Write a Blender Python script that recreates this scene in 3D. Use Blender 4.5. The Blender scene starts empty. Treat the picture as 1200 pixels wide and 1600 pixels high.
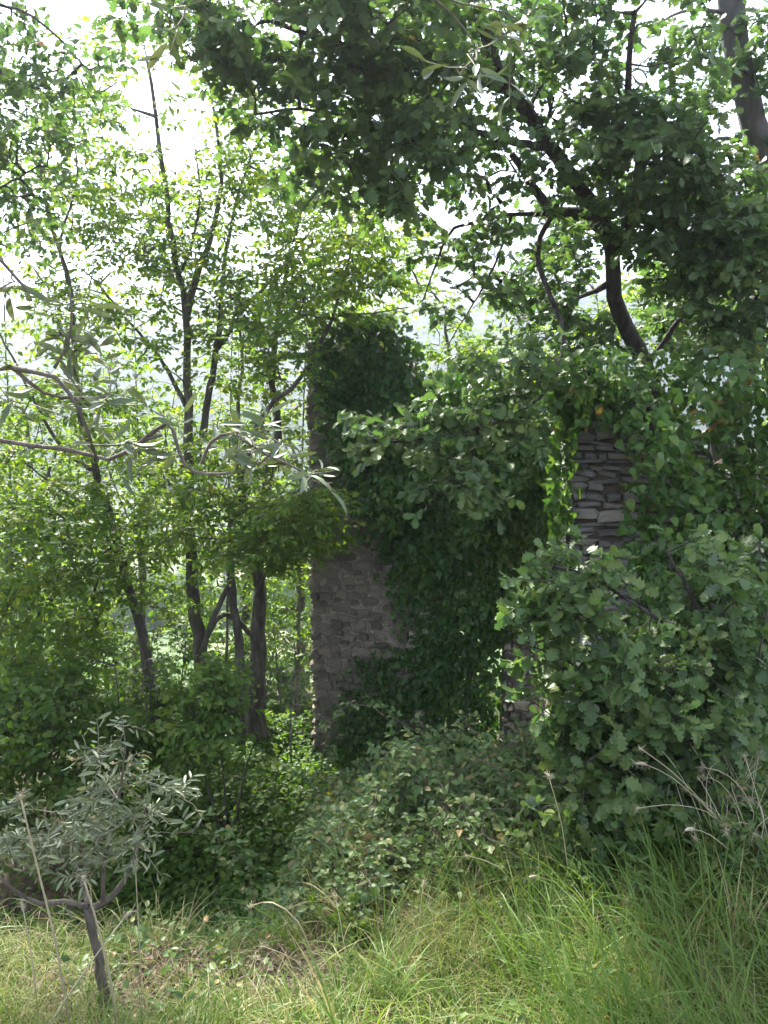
import bpy, math, random
import numpy as np
from mathutils import Matrix, Vector

rng = np.random.default_rng(11)
random.seed(11)
sc = bpy.context.scene
COL = sc.collection
R = math.radians

# ------------------------------------------------------------------ camera
F = 1232.0                     # focal length in photo pixels (photo 1200 x 1600)
PITCH = R(12.0)
CAM = np.array([0.0, 0.0, 2.7])
cd = bpy.data.cameras.new('camera')
cam = bpy.data.objects.new('camera', cd)
COL.objects.link(cam)
cam.location = CAM
cam.rotation_euler = (R(90) - PITCH, 0, 0)
cd.sensor_fit = 'VERTICAL'
cd.sensor_height = 36.0
cd.lens = 36.0 * F / 1600.0
cd.clip_start = 0.05
cd.clip_end = 6000
sc.camera = cam

# ------------------------------------------------------------------ light
SUN_EL, SUN_AZ = R(44), R(-24)          # azimuth measured from +y (ahead), negative = to the left
sun_dir = Vector((math.sin(SUN_AZ) * math.cos(SUN_EL), math.cos(SUN_AZ) * math.cos(SUN_EL), math.sin(SUN_EL)))
sl = bpy.data.lights.new('sun', 'SUN')
sl.energy = 3.0
sl.angle = R(5)
sl.color = (1.0, 0.95, 0.86)
sun = bpy.data.objects.new('sun', sl)
COL.objects.link(sun)
sun.rotation_euler = sun_dir.to_track_quat('Z', 'Y').to_euler()

world = bpy.data.worlds.new('World')
sc.world = world
world.use_nodes = True
wt = world.node_tree
wn, wl = wt.nodes, wt.links
wn.clear()
w_out = wn.new('ShaderNodeOutputWorld')
w_bg = wn.new('ShaderNodeBackground')
w_sky = wn.new('ShaderNodeTexSky')
w_sky.sky_type = 'NISHITA'
w_sky.sun_disc = False
w_sky.sun_elevation = SUN_EL
w_sky.sun_rotation = SUN_AZ
w_sky.air_density = 1.0
w_sky.dust_density = 2.0
w_tc = wn.new('ShaderNodeTexCoord')
w_map = wn.new('ShaderNodeMapping')
w_map.inputs['Scale'].default_value = (1.0, 1.0, 2.2)
w_noise = wn.new('ShaderNodeTexNoise')
w_noise.inputs['Scale'].default_value = 2.6
w_noise.inputs['Detail'].default_value = 6
w_noise.inputs['Roughness'].default_value = 0.55
w_ramp = wn.new('ShaderNodeValToRGB')
w_ramp.color_ramp.elements[0].position = 0.33
w_ramp.color_ramp.elements[1].position = 0.52
w_ramp.color_ramp.elements[0].color = (0.25, 0.25, 0.25, 1)
w_mix = wn.new('ShaderNodeMixRGB')
w_mix.inputs[2].default_value = (2.9, 3.2, 3.95, 1)       # bright cloud
wl.new(w_tc.outputs['Generated'], w_map.inputs['Vector'])
wl.new(w_map.outputs[0], w_noise.inputs['Vector'])
wl.new(w_noise.outputs[0], w_ramp.inputs[0])
wl.new(w_ramp.outputs[0], w_mix.inputs[0])
wl.new(w_sky.outputs[0], w_mix.inputs[1])
wl.new(w_mix.outputs[0], w_bg.inputs[0])
w_bg.inputs['Strength'].default_value = 0.075
wl.new(w_bg.outputs[0], w_out.inputs[0])

sc.view_settings.view_transform = 'Standard'
sc.view_settings.look = 'None'
sc.view_settings.gamma = 1
sc.view_settings.exposure = 3.25
sc.cycles.max_bounces = 10
sc.cycles.diffuse_bounces = 8
sc.cycles.glossy_bounces = 2
sc.cycles.transmission_bounces = 8
sc.cycles.volume_bounces = 0
sc.cycles.transparent_max_bounces = 8
sc.cycles.use_denoising = True

# ------------------------------------------------------------------ helpers
c12, s12 = math.cos(PITCH), math.sin(PITCH)
FWD = np.array([0, c12, -s12]); UPV = np.array([0, s12, c12]); RGT = np.array([1.0, 0, 0])


def P(px, py, d):
    px, py, d = np.asarray(px, float), np.asarray(py, float), np.asarray(d, float)
    # d is a distance over the ground (a vertical plane), so upright things stay upright
    v = FWD + np.multiply.outer((px - 600) / F, RGT) + np.multiply.outer((800 - py) / F, UPV)
    return CAM + v * (d * c12 / v[..., 1])[..., None]


def proj(p):
    v = p - CAM
    d = v @ FWD
    return 600 + F * (v @ RGT) / d, 800 - F * (v @ UPV) / d, d


def smooth(a, b, x):
    t = np.clip((np.asarray(x, float) - a) / (b - a), 0, 1)
    return t * t * (3 - 2 * t)


PROF_Y = np.array([-2000, -60, -4, 0, 1.4, 2.6, 4.0, 4.8, 5.8, 7.2, 9.0, 11.0, 15, 25, 60, 140, 260, 420, 4000])
PROF_Z = np.array([30, 9, 1.3, 1.1, 0.7, 0.12, -0.25, -0.55, -1.2, -1.85, -2.15, -2.6, -4.2, -8.5, -22, -38, -44, -44, -44])


def ground_z(x, y):
    x, y = np.asarray(x, float), np.asarray(y, float)
    z = np.interp(y, PROF_Y, PROF_Z)
    near = smooth(-40, -6, y) * (1 - smooth(10, 20, y))
    z = z + near * (0.42 * smooth(0.5, 2.0, x) * smooth(2.2, 3.6, y) * (1 - smooth(5.0, 7.0, y)) - 1.15 * (1 - smooth(-1.1, -0.1, x)) * smooth(3.0, 4.3, y) * (1 - smooth(5.0, 7.6, y)))
    z = z + near * (0.05 * np.sin(x * 2.3 + y * 1.7) + 0.035 * np.sin(x * 5.1 - y * 4.3 + 1) + 0.02 * np.sin(9 * x + 7.7 * y))
    far = smooth(30, 140, y)
    return z + far * (2.5 * np.sin(x * .021 + 1) * np.sin(y * .017) + 1.2 * np.sin(x * .05 + y * .06))


def G(px, d, sink=0.0):
    y = d * c12
    z = 0.0
    x = (px - 600) / F * d
    for _ in range(12):
        z = float(ground_z(x, y))
        x = (px - 600) / F * (y * c12 - (z - CAM[2]) * s12)
    return np.array([x, y, z - sink])


class MB:
    """collects polygons and builds them as one mesh object"""
    def __init__(self):
        self.v, self.var, self.fl, self.ft, self.n = [], [], [], [], 0

    def add(self, v, faces, var=0.0):
        v = np.asarray(v, float).reshape(-1, 3)
        f = np.asarray(faces, int)
        self.v.append(v)
        vv = np.empty(len(v)); vv[:] = var
        self.var.append(vv)
        self.fl.append((f + self.n).ravel())
        self.ft.append(np.full(len(f), f.shape[1], int))
        self.n += len(v)

    def mesh(self, name, mat, smooth_shade=True):
        me = bpy.data.meshes.new(name)
        v = np.concatenate(self.v); fl = np.concatenate(self.fl); ft = np.concatenate(self.ft)
        me.vertices.add(len(v)); me.vertices.foreach_set('co', v.astype(np.float32).ravel())
        me.loops.add(len(fl)); me.loops.foreach_set('vertex_index', fl.astype(np.int32))
        me.polygons.add(len(ft))
        st = np.concatenate([[0], np.cumsum(ft)[:-1]])
        me.polygons.foreach_set('loop_start', st.astype(np.int32))
        me.polygons.foreach_set('loop_total', ft.astype(np.int32))
        me.polygons.foreach_set('use_smooth', np.full(len(ft), smooth_shade, bool))
        a = me.attributes.new('var', 'FLOAT', 'POINT')
        a.data.foreach_set('value', np.concatenate(self.var).astype(np.float32))
        me.materials.append(mat)
        me.update(calc_edges=True)
        return me

    def build(self, name, mat, parent=None, smooth_shade=True, kind=None, origin=None):
        if self.n == 0:
            return None
        if parent is not None:
            o0 = np.array(parent.matrix_world.translation)
            self.v = [v - o0 for v in self.v]
        elif origin is not None:
            self.v = [v - origin for v in self.v]
        o = bpy.data.objects.new(name, self.mesh(name, mat, smooth_shade))
        COL.objects.link(o)
        if parent is not None:
            o.parent = parent
        elif origin is not None:
            o.location = origin
        if kind:
            o['kind'] = kind
        return o

    def tube(self, pts, rad, sides=6, var=0.0, cap=True, wob=0.0):
        pts = np.asarray(pts, float); rad = np.broadcast_to(np.asarray(rad, float), (len(pts),))
        n = len(pts)
        t = np.gradient(pts, axis=0)
        t /= np.linalg.norm(t, axis=1)[:, None] + 1e-9
        ref = np.array([1.0, 0.13, 0.07]) if abs(t[:, 0]).mean() < 0.8 else np.array([0.1, 1.0, 0.1])
        a = np.cross(t, ref); a /= np.linalg.norm(a, axis=1)[:, None] + 1e-9
        b = np.cross(t, a)
        ang = np.arange(sides) * 2 * math.pi / sides
        rr = rad[:, None] * np.ones(sides)
        if wob:
            rr = rr * (1 + wob * np.sin(3 * ang + np.linspace(0, 9, n)[:, None]) + wob * rng.normal(0, .6, (n, sides)))
        v = pts[:, None, :] + rr[..., None] * (np.cos(ang)[None, :, None] * a[:, None, :] + np.sin(ang)[None, :, None] * b[:, None, :])
        i = np.arange(n - 1)[:, None] * sides; j = np.arange(sides)[None, :]; k = (j + 1) % sides
        f = np.stack([i + j, i + k, i + sides + k, i + sides + j], -1).reshape(-1, 4)
        self.add(v.reshape(-1, 3), f, var)
        if cap:
            m = len(self.v[-1])
            base = self.n - sides
            self.fl.append(np.arange(base, base + sides)); self.ft.append(np.array([sides]))
        return self


def empty(name, loc, label, cat, group=None, kind=None):
    o = bpy.data.objects.new(name, None)
    COL.objects.link(o)
    o.empty_display_size = 0.1
    o.location = loc
    o.matrix_world = Matrix.Translation(Vector(loc))
    o['label'] = label; o['category'] = cat
    if group: o['group'] = group
    if kind: o['kind'] = kind
    return o


def catmull(pts, step):
    pts = np.asarray(pts, float)
    if len(pts) < 3:
        n = max(2, int(np.linalg.norm(pts[1] - pts[0]) / step))
        return pts[0] + (pts[1] - pts[0]) * np.linspace(0, 1, n + 1)[:, None]
    q = np.vstack([2 * pts[0] - pts[1], pts, 2 * pts[-1] - pts[-2]])
    out = []
    for i in range(1, len(q) - 2):
        n = max(2, int(np.linalg.norm(q[i + 1] - q[i]) / step))
        t = np.linspace(0, 1, n, endpoint=False)[:, None]
        out.append(0.5 * (2 * q[i] + (q[i + 1] - q[i - 1]) * t + (2 * q[i - 1] - 5 * q[i] + 4 * q[i + 1] - q[i + 2]) * t ** 2 + (3 * q[i] - q[i - 1] - 3 * q[i + 1] + q[i + 2]) * t ** 3))
    out.append(pts[-1:])
    return np.vstack(out)


def unit(v):
    return v / (np.linalg.norm(v, axis=-1, keepdims=True) + 1e-9)


_nk = np.random.default_rng(5).normal(0, 1, (6, 3)); _np = np.random.default_rng(6).uniform(0, 6.28, 6)


def noise3(p, f):
    return np.sin(p @ (_nk.T * f) + _np).sum(-1) / 3.0


# ------------------------------------------------------------------ materials
def new_mat(name):
    m = bpy.data.materials.new(name)
    m.use_nodes = True
    m.node_tree.nodes.clear()
    return m, m.node_tree.nodes, m.node_tree.links


def ramp(nd, stops):
    r = nd.new('ShaderNodeValToRGB')
    e = r.color_ramp.elements
    while len(e) < len(stops): e.new(0.5)
    for el, (p, c) in zip(e, stops):
        el.position = p; el.color = (*c, 1)
    return r


def leaf_mat(name, stops, trans=0.4, tint=(1.25, 1.3, 0.55), rough=0.45, under=None, spec=0.22):
    m, nd, ln = new_mat(name)
    out = nd.new('ShaderNodeOutputMaterial')
    at = nd.new('ShaderNodeAttribute'); at.attribute_name = 'var'
    oi = nd.new('ShaderNodeObjectInfo')
    ad = nd.new('ShaderNodeMath'); ad.operation = 'ADD'
    fr = nd.new('ShaderNodeMath'); fr.operation = 'FRACT'
    ln.new(at.outputs['Fac'], ad.inputs[0])
    # separate leaves carry var = 0 and take the object's own random number
    lt = nd.new('ShaderNodeMath'); lt.operation = 'LESS_THAN'; lt.inputs[1].default_value = 0.0005
    mu = nd.new('ShaderNodeMath'); mu.operation = 'MULTIPLY'
    ln.new(at.outputs['Fac'], lt.inputs[0]); ln.new(lt.outputs[0], mu.inputs[0]); ln.new(oi.outputs['Random'], mu.inputs[1])
    ln.new(mu.outputs[0], ad.inputs[1]); ln.new(ad.outputs[0], fr.inputs[0])
    rp = ramp(nd, stops)
    ln.new(fr.outputs[0], rp.inputs[0])
    tc = nd.new('ShaderNodeTexCoord')
    nz = nd.new('ShaderNodeTexNoise'); nz.inputs['Scale'].default_value = 9.0; nz.inputs['Detail'].default_value = 3
    ln.new(tc.outputs['Object'], nz.inputs['Vector'])
    hv = nd.new('ShaderNodeHueSaturation')
    mr = nd.new('ShaderNodeMapRange'); mr.inputs[3].default_value = 0.72; mr.inputs[4].default_value = 1.3
    ln.new(nz.outputs[0], mr.inputs[0]); ln.new(mr.outputs[0], hv.inputs['Value'])
    ln.new(rp.outputs[0], hv.inputs['Color'])
    col = hv.outputs[0]
    if under is not None:
        ge = nd.new('ShaderNodeNewGeometry')
        mx = nd.new('ShaderNodeMixRGB'); mx.inputs[2].default_value = (*under, 1)
        ln.new(ge.outputs['Backfacing'], mx.inputs[0]); ln.new(col, mx.inputs[1])
        colu = mx.outputs[0]
    else:
        colu = col
    pb = nd.new('ShaderNodeBsdfPrincipled')
    pb.inputs['Roughness'].default_value = rough
    pb.inputs['Specular IOR Level'].default_value = spec
    ln.new(colu, pb.inputs['Base Color'])
    tm = nd.new('ShaderNodeMixRGB'); tm.blend_type = 'MULTIPLY'; tm.inputs[0].default_value = 1
    tm.inputs[2].default_value = (*tint, 1)
    ln.new(col, tm.inputs[1])
    tr = nd.new('ShaderNodeBsdfTranslucent')
    ln.new(tm.outputs[0], tr.inputs[0])
    ms = nd.new('ShaderNodeMixShader'); ms.inputs[0].default_value = trans
    ln.new(pb.outputs[0], ms.inputs[1]); ln.new(tr.outputs[0], ms.inputs[2])
    ln.new(ms.outputs[0], out.inputs[0])
    return m


def rough_mat(name, stops, scale=8.0, detail=8, bump=0.4, rough=0.9, stretch=(1, 1, 1), var=0.0, dist=0.02, moss=None, bscale=None):
    m, nd, ln = new_mat(name)
    out = nd.new('ShaderNodeOutputMaterial')
    tc = nd.new('ShaderNodeTexCoord')
    mp = nd.new('ShaderNodeMapping'); mp.inputs['Scale'].default_value = stretch
    nz = nd.new('ShaderNodeTexNoise'); nz.inputs['Scale'].default_value = scale; nz.inputs['Detail'].default_value = detail
    nz.inputs['Roughness'].default_value = 0.65
    ln.new(tc.outputs['Object'], mp.inputs[0]); ln.new(mp.outputs[0], nz.inputs['Vector'])
    fac = nz.outputs[0]
    if var:
        oi = nd.new('ShaderNodeObjectInfo')
        at = nd.new('ShaderNodeAttribute'); at.attribute_name = 'var'
        a1 = nd.new('ShaderNodeMath'); a1.operation = 'ADD'
        ln.new(oi.outputs['Random'], a1.inputs[0]); ln.new(at.outputs['Fac'], a1.inputs[1])
        f1 = nd.new('ShaderNodeMath'); f1.operation = 'FRACT'; ln.new(a1.outputs[0], f1.inputs[0])
        m1 = nd.new('ShaderNodeMath'); m1.operation = 'MULTIPLY_ADD'; m1.inputs[1].default_value = var; m1.inputs[2].default_value = -var / 2
        ln.new(f1.outputs[0], m1.inputs[0])
        a2 = nd.new('ShaderNodeMath'); a2.operation = 'ADD'
        ln.new(m1.outputs[0], a2.inputs[0]); ln.new(fac, a2.inputs[1])
        fac = a2.outputs[0]
    rp = ramp(nd, stops)
    ln.new(fac, rp.inputs[0])
    col = rp.outputs[0]
    if moss is not None:
        n2 = nd.new('ShaderNodeTexNoise'); n2.inputs['Scale'].default_value = 1.7; n2.inputs['Detail'].default_value = 6
        ge = nd.new('ShaderNodeNewGeometry'); ln.new(ge.outputs['Position'], n2.inputs['Vector'])
        r2 = ramp(nd, [(0.5, (0, 0, 0)), (0.68, (0.75, 0.75, 0.75))]); ln.new(n2.outputs[0], r2.inputs[0])
        mx = nd.new('ShaderNodeMixRGB'); mx.inputs[2].default_value = (*moss, 1)
        ln.new(r2.outputs[0], mx.inputs[0]); ln.new(col, mx.inputs[1]); col = mx.outputs[0]
    pb = nd.new('ShaderNodeBsdfPrincipled'); pb.inputs['Roughness'].default_value = rough
    pb.inputs['Specular IOR Level'].default_value = 0.25
    ln.new(col, pb.inputs['Base Color'])
    n3 = nd.new('ShaderNodeTexNoise'); n3.inputs['Scale'].default_value = bscale or scale * 2.5; n3.inputs['Detail'].default_value = 6
    ln.new(mp.outputs[0], n3.inputs['Vector'])
    bp = nd.new('ShaderNodeBump'); bp.inputs['Strength'].default_value = bump; bp.inputs['Distance'].default_value = dist
    ln.new(n3.outputs[0], bp.inputs['Height']); ln.new(bp.outputs[0], pb.inputs['Normal'])
    ln.new(pb.outputs[0], out.inputs[0])
    return m


M = {}
M['elm'] = leaf_mat('elm_leaf', [(0.0, (0.055, 0.112, 0.02)), (0.45, (0.08, 0.142, 0.024)), (0.8, (0.11, 0.162, 0.028)), (0.96, (0.155, 0.178, 0.03)), (1.0, (0.27, 0.2, 0.03))], 0.55, (2.3, 2.25, 0.62), 0.5)
M['far_leaf'] = leaf_mat('far_tree_leaf', [(0.0, (0.055, 0.115, 0.02)), (0.5, (0.08, 0.145, 0.024)), (1.0, (0.12, 0.165, 0.03))], 0.58, (2.4, 2.2, 0.6), 0.55)
M['hazel'] = leaf_mat('shrub_leaf', [(0.0, (0.045, 0.098, 0.018)), (0.6, (0.075, 0.135, 0.024)), (1.0, (0.12, 0.16, 0.03))], 0.5, (2.0, 2.0, 0.6), 0.5)
M['oak'] = leaf_mat('oak_leaf', [(0.0, (0.056, 0.1, 0.036)), (0.5, (0.08, 0.128, 0.042)), (0.85, (0.11, 0.15, 0.045)), (0.985, (0.10, 0.13, 0.035)), (0.993, (0.28, 0.13, 0.04)), (1.0, (0.3, 0.15, 0.05))], 0.36, (1.3, 1.65, 0.8), 0.42, under=(0.085, 0.12, 0.07))
M['ivy'] = leaf_mat('ivy_leaf', [(0.0, (0.036, 0.09, 0.02)), (0.55, (0.06, 0.125, 0.025)), (1.0, (0.11, 0.16, 0.032))], 0.32, (1.3, 1.5, 0.6), 0.35, under=(0.06, 0.1, 0.04), spec=0.3)
M['creeper'] = leaf_mat('creeper_leaf', [(0.0, (0.045, 0.1, 0.024)), (0.6, (0.07, 0.135, 0.03)), (0.985, (0.105, 0.165, 0.034)), (0.993, (0.2, 0.12, 0.04))], 0.36, (1.4, 1.5, 0.6), 0.42, under=(0.085, 0.13, 0.055))
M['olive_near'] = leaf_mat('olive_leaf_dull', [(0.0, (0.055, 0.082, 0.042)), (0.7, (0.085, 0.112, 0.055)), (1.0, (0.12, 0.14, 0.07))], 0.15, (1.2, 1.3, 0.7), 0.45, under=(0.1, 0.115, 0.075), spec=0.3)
M['olive'] = leaf_mat('olive_leaf', [(0.0, (0.075, 0.1, 0.045)), (0.6, (0.115, 0.14, 0.062)), (0.97, (0.16, 0.18, 0.08)), (1.0, (0.27, 0.24, 0.06))], 0.15, (1.2, 1.3, 0.7), 0.4, under=(0.15, 0.175, 0.1), spec=0.4)
M['bramble'] = leaf_mat('bramble_leaf', [(0.0, (0.045, 0.09, 0.028)), (0.5, (0.075, 0.125, 0.036)), (0.88, (0.12, 0.16, 0.05)), (0.97, (0.18, 0.17, 0.06)), (1.0, (0.24, 0.14, 0.06))], 0.3, (1.4, 1.5, 0.6), 0.45, under=(0.085, 0.125, 0.06))
M['grass'] = leaf_mat('grass_blade', [(0.0, (0.06, 0.12, 0.022)), (0.4, (0.11, 0.175, 0.032)), (0.66, (0.15, 0.185, 0.045)), (0.84, (0.215, 0.2, 0.085)), (1.0, (0.33, 0.275, 0.155))], 0.38, (1.45, 1.45, 0.6), 0.45)
M['straw'] = leaf_mat('dry_straw', [(0.0, (0.36, 0.31, 0.19)), (0.5, (0.46, 0.4, 0.26)), (1.0, (0.55, 0.5, 0.36))], 0.2, (1.1, 1.1, 0.9), 0.6)
M['dead_leaf'] = leaf_mat('dead_leaf', [(0.0, (0.05, 0.035, 0.025)), (0.5, (0.12, 0.08, 0.06)), (0.9, (0.2, 0.145, 0.11)), (1.0, (0.3, 0.24, 0.2))], 0.15, (1.1, 1, 0.8), 0.7)
M['rust_leaf'] = leaf_mat('rust_leaf', [(0.0, (0.28, 0.1, 0.03)), (1.0, (0.38, 0.17, 0.06))], 0.3, (1.3, 1, 0.7), 0.6)
M['petal'] = leaf_mat('yellow_petal', [(0.0, (0.7, 0.5, 0.02)), (1.0, (0.8, 0.62, 0.05))], 0.3, (1.1, 1.1, 0.8), 0.5)
M['white_petal'] = leaf_mat('white_petal', [(0.0, (0.42, 0.39, 0.3)), (1.0, (0.55, 0.51, 0.42))], 0.3, (1, 1, 1), 0.6)
M['elm_bark'] = rough_mat('grey_bark', [(0.3, (0.03, 0.026, 0.021)), (0.5, (0.085, 0.074, 0.06)), (0.64, (0.14, 0.125, 0.105)), (0.76, (0.24, 0.235, 0.2))], 16, 10, 1.0, stretch=(1, 1, 0.25), dist=0.04, moss=(0.075, 0.085, 0.045))
M['oak_bark'] = rough_mat('oak_bark', [(0.3, (0.022, 0.018, 0.016)), (0.55, (0.065, 0.055, 0.048)), (0.78, (0.13, 0.115, 0.1))], 22, 8, 1.0, stretch=(1, 1, 0.3), dist=0.03)
M['pale_bark'] = rough_mat('pale_bark', [(0.3, (0.055, 0.052, 0.05)), (0.6, (0.10, 0.095, 0.09)), (0.8, (0.15, 0.14, 0.135))], 10, 8, 0.5, stretch=(1, 1, 0.4))
M['olive_bark'] = rough_mat('olive_bark', [(0.3, (0.06, 0.05, 0.04)), (0.6, (0.14, 0.12, 0.095)), (0.8, (0.22, 0.2, 0.16))], 30, 8, 0.8, stretch=(1, 1, 0.3), dist=0.01)
M['olive_twig'] = rough_mat('olive_twig', [(0.3, (0.14, 0.135, 0.09)), (0.7, (0.26, 0.25, 0.18))], 60, 4, 0.3, dist=0.003)
M['cane'] = rough_mat('bramble_cane', [(0.3, (0.09, 0.07, 0.05)), (0.7, (0.2, 0.16, 0.12))], 30, 4, 0.3, dist=0.005)
M['stone'] = rough_mat('rubble_stone', [(0.2, (0.15, 0.132, 0.102)), (0.42, (0.28, 0.248, 0.195)), (0.58, (0.42, 0.37, 0.285)), (0.74, (0.45, 0.36, 0.25)), (0.93, (0.62, 0.57, 0.47))], 20, 10, 1.0, var=0.42, dist=0.03, moss=(0.16, 0.16, 0.1))
M['slate'] = rough_mat('slab_stone', [(0.15, (0.18, 0.17, 0.15)), (0.45, (0.36, 0.345, 0.31)), (0.62, (0.46, 0.44, 0.4)), (0.8, (0.46, 0.38, 0.27)), (0.95, (0.52, 0.5, 0.46))], 14, 10, 0.9, var=0.5, dist=0.02)
M['mortar'] = rough_mat('old_mortar', [(0.3, (0.2, 0.175, 0.135)), (0.52, (0.36, 0.315, 0.245)), (0.75, (0.48, 0.43, 0.34))], 18, 10, 1.0, dist=0.06, moss=(0.06, 0.075, 0.04))
M['earth'] = rough_mat('dark_joint', [(0.3, (0.05, 0.042, 0.032)), (0.7, (0.15, 0.125, 0.09))], 14, 8, 0.8)


def ground_mat():
    m, nd, ln = new_mat('ground_soil')
    out = nd.new('ShaderNodeOutputMaterial')
    ge = nd.new('ShaderNodeNewGeometry')
    n1 = nd.new('ShaderNodeTexNoise'); n1.inputs['Scale'].default_value = 3.0; n1.inputs['Detail'].default_value = 10; n1.inputs['Roughness'].default_value = .7
    n2 = nd.new('ShaderNodeTexNoise'); n2.inputs['Scale'].default_value = 0.03; n2.inputs['Detail'].default_value = 8
    ln.new(ge.outputs['Position'], n1.inputs[0]); ln.new(ge.outputs['Position'], n2.inputs[0])
    r1 = ramp(nd, [(0.3, (0.03, 0.024, 0.016)), (0.5, (0.06, 0.048, 0.032)), (0.7, (0.12, 0.095, 0.068))]); ln.new(n1.outputs[0], r1.inputs[0])
    r2 = ramp(nd, [(0.35, (0.05, 0.085, 0.035)), (0.52, (0.1, 0.13, 0.06)), (0.66, (0.24, 0.22, 0.13))]); ln.new(n2.outputs[0], r2.inputs[0])
    sx = nd.new('ShaderNodeSeparateXYZ'); ln.new(ge.outputs['Position'], sx.inputs[0])
    mr = nd.new('ShaderNodeMapRange'); mr.inputs[1].default_value = 14; mr.inputs[2].default_value = 30
    ln.new(sx.outputs[1], mr.inputs[0])
    mx = nd.new('ShaderNodeMixRGB'); ln.new(mr.outputs[0], mx.inputs[0]); ln.new(r1.outputs[0], mx.inputs[1]); ln.new(r2.outputs[0], mx.inputs[2])
    pb = nd.new('ShaderNodeBsdfPrincipled'); pb.inputs['Roughness'].default_value = 1; pb.inputs['Specular IOR Level'].default_value = 0.1
    ln.new(mx.outputs[0], pb.inputs['Base Color'])
    bp = nd.new('ShaderNodeBump'); bp.inputs['Strength'].default_value = 0.8; bp.inputs['Distance'].default_value = 0.05
    ln.new(n1.outputs[0], bp.inputs['Height']); ln.new(bp.outputs[0], pb.inputs['Normal'])
    ln.new(pb.outputs[0], out.inputs[0])
    return m


M['ground'] = ground_mat()
M['hill'] = rough_mat('wooded_hill', [(0.35, (0.025, 0.045, 0.026)), (0.52, (0.05, 0.07, 0.038)), (0.7, (0.12, 0.125, 0.08))], 0.02, 10, 0.6, rough=1, dist=2, bscale=0.2)

# ------------------------------------------------------------------ ground, hills
def axis(spans):
    out = []
    for a, b, s in spans:
        out.append(np.arange(a, b, s))
    return np.unique(np.concatenate(out))


gx = axis([(-900, -200, 50), (-200, -30, 10), (-30, -8, 1.0), (-8, 8, 0.14), (8, 30, 1.0), (30, 200, 10), (200, 901, 50)])
gy = axis([(-400, -40, 40), (-40, -4, 2), (-4, 12, 0.14), (12, 40, 1.2), (40, 200, 8), (200, 901, 50)])
X, Y = np.meshgrid(gx, gy)
Z = ground_z(X, Y)
mb = MB()
ny, nx = X.shape
ii = (np.arange(ny - 1)[:, None] * nx + np.arange(nx - 1)[None, :])
mb.add(np.stack([X, Y, Z], -1).reshape(-1, 3), np.stack([ii, ii + 1, ii + nx + 1, ii + nx], -1).reshape(-1, 4))
o = mb.build('ground', M['ground'], kind='structure')


def ridge(name, y0, y1, yc, hfun, nx=120, ny=26):
    xs = np.linspace(-850, 850, nx); ys = np.linspace(y0, y1, ny)
    X, Y = np.meshgrid(xs, ys)
    prof = np.clip(1 - np.abs(Y - yc) / (np.where(Y < yc, yc - y0, y1 - yc)), 0, 1)
    prof = prof ** 0.9
    H = hfun(X) * (0.88 + 0.12 * np.sin(X * .03 + Y * .02)) + 1.5 * np.sin(X * .14 + Y * .1) + 1 * np.sin(X * .26 - Y * .22)
    Z = -48 + (H + 48) * prof
    mb = MB()
    ii = (np.arange(ny - 1)[:, None] * nx + np.arange(nx - 1)[None, :])
    mb.add(np.stack([X, Y, Z], -1).reshape(-1, 3), np.stack([ii, ii + 1, ii + nx + 1, ii + nx], -1).reshape(-1, 4))
    mb.build(name, M['hill'], kind='structure')


ridge('hills', 190, 400, 285, lambda x: 19 + 4 * np.sin(x * .012 + 0.5) + 2.5 * np.sin(x * .034))
ridge('mountain', 410, 840, 620, lambda x: 32 + 68 * np.exp(-((x - 75) / 140.0) ** 2) + 27 * np.exp(-((x + 178) / 108.0) ** 2) + 5 * np.sin(x * .024))

# far scattered trees on the slopes and in the valley: too many and too far to tell apart
mb = MB()
ico_v = np.array([[0, 0, 1], [.9, 0, .3], [.28, .85, .3], [-.72, .53, .3], [-.72, -.53, .3], [.28, -.85, .3], [.72, .53, -.4], [-.28, .85, -.4], [-.9, 0, -.4], [-.28, -.85, -.4], [.72, -.53, -.4], [0, 0, -.7]])
ico_f = np.array([[0, 1, 2], [0, 2, 3], [0, 3, 4], [0, 4, 5], [0, 5, 1], [1, 6, 2], [2, 7, 3], [3, 8, 4], [4, 9, 5], [5, 10, 1], [6, 7, 2], [7, 8, 3], [8, 9, 4], [9, 10, 5], [10, 6, 1]])
n = 5200
yy = rng.uniform(75, 260, n); xx = rng.uniform(-0.62, 0.62, n) * yy
zz = ground_z(xx, yy); ss = rng.uniform(1.6, 4.2, n)
keep = noise3(np.stack([xx, yy, 0 * xx], 1), 0.03) > -0.25
V = np.stack([xx, yy, zz], 1)[keep][:, None, :] + (ico_v[None] * rng.uniform(.7, 1.3, (keep.sum(), 12, 1)) + [0, 0, .6]) * ss[keep][:, None, None]
nn = keep.sum()
mb.add(V.reshape(-1, 3), (ico_f[None] + 12 * np.arange(nn)[:, None, None]).reshape(-1, 3), np.repeat(rng.uniform(0.01, .99, nn), 12))
mb.build('distant_woods', M['hazel'], kind='stuff')

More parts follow.
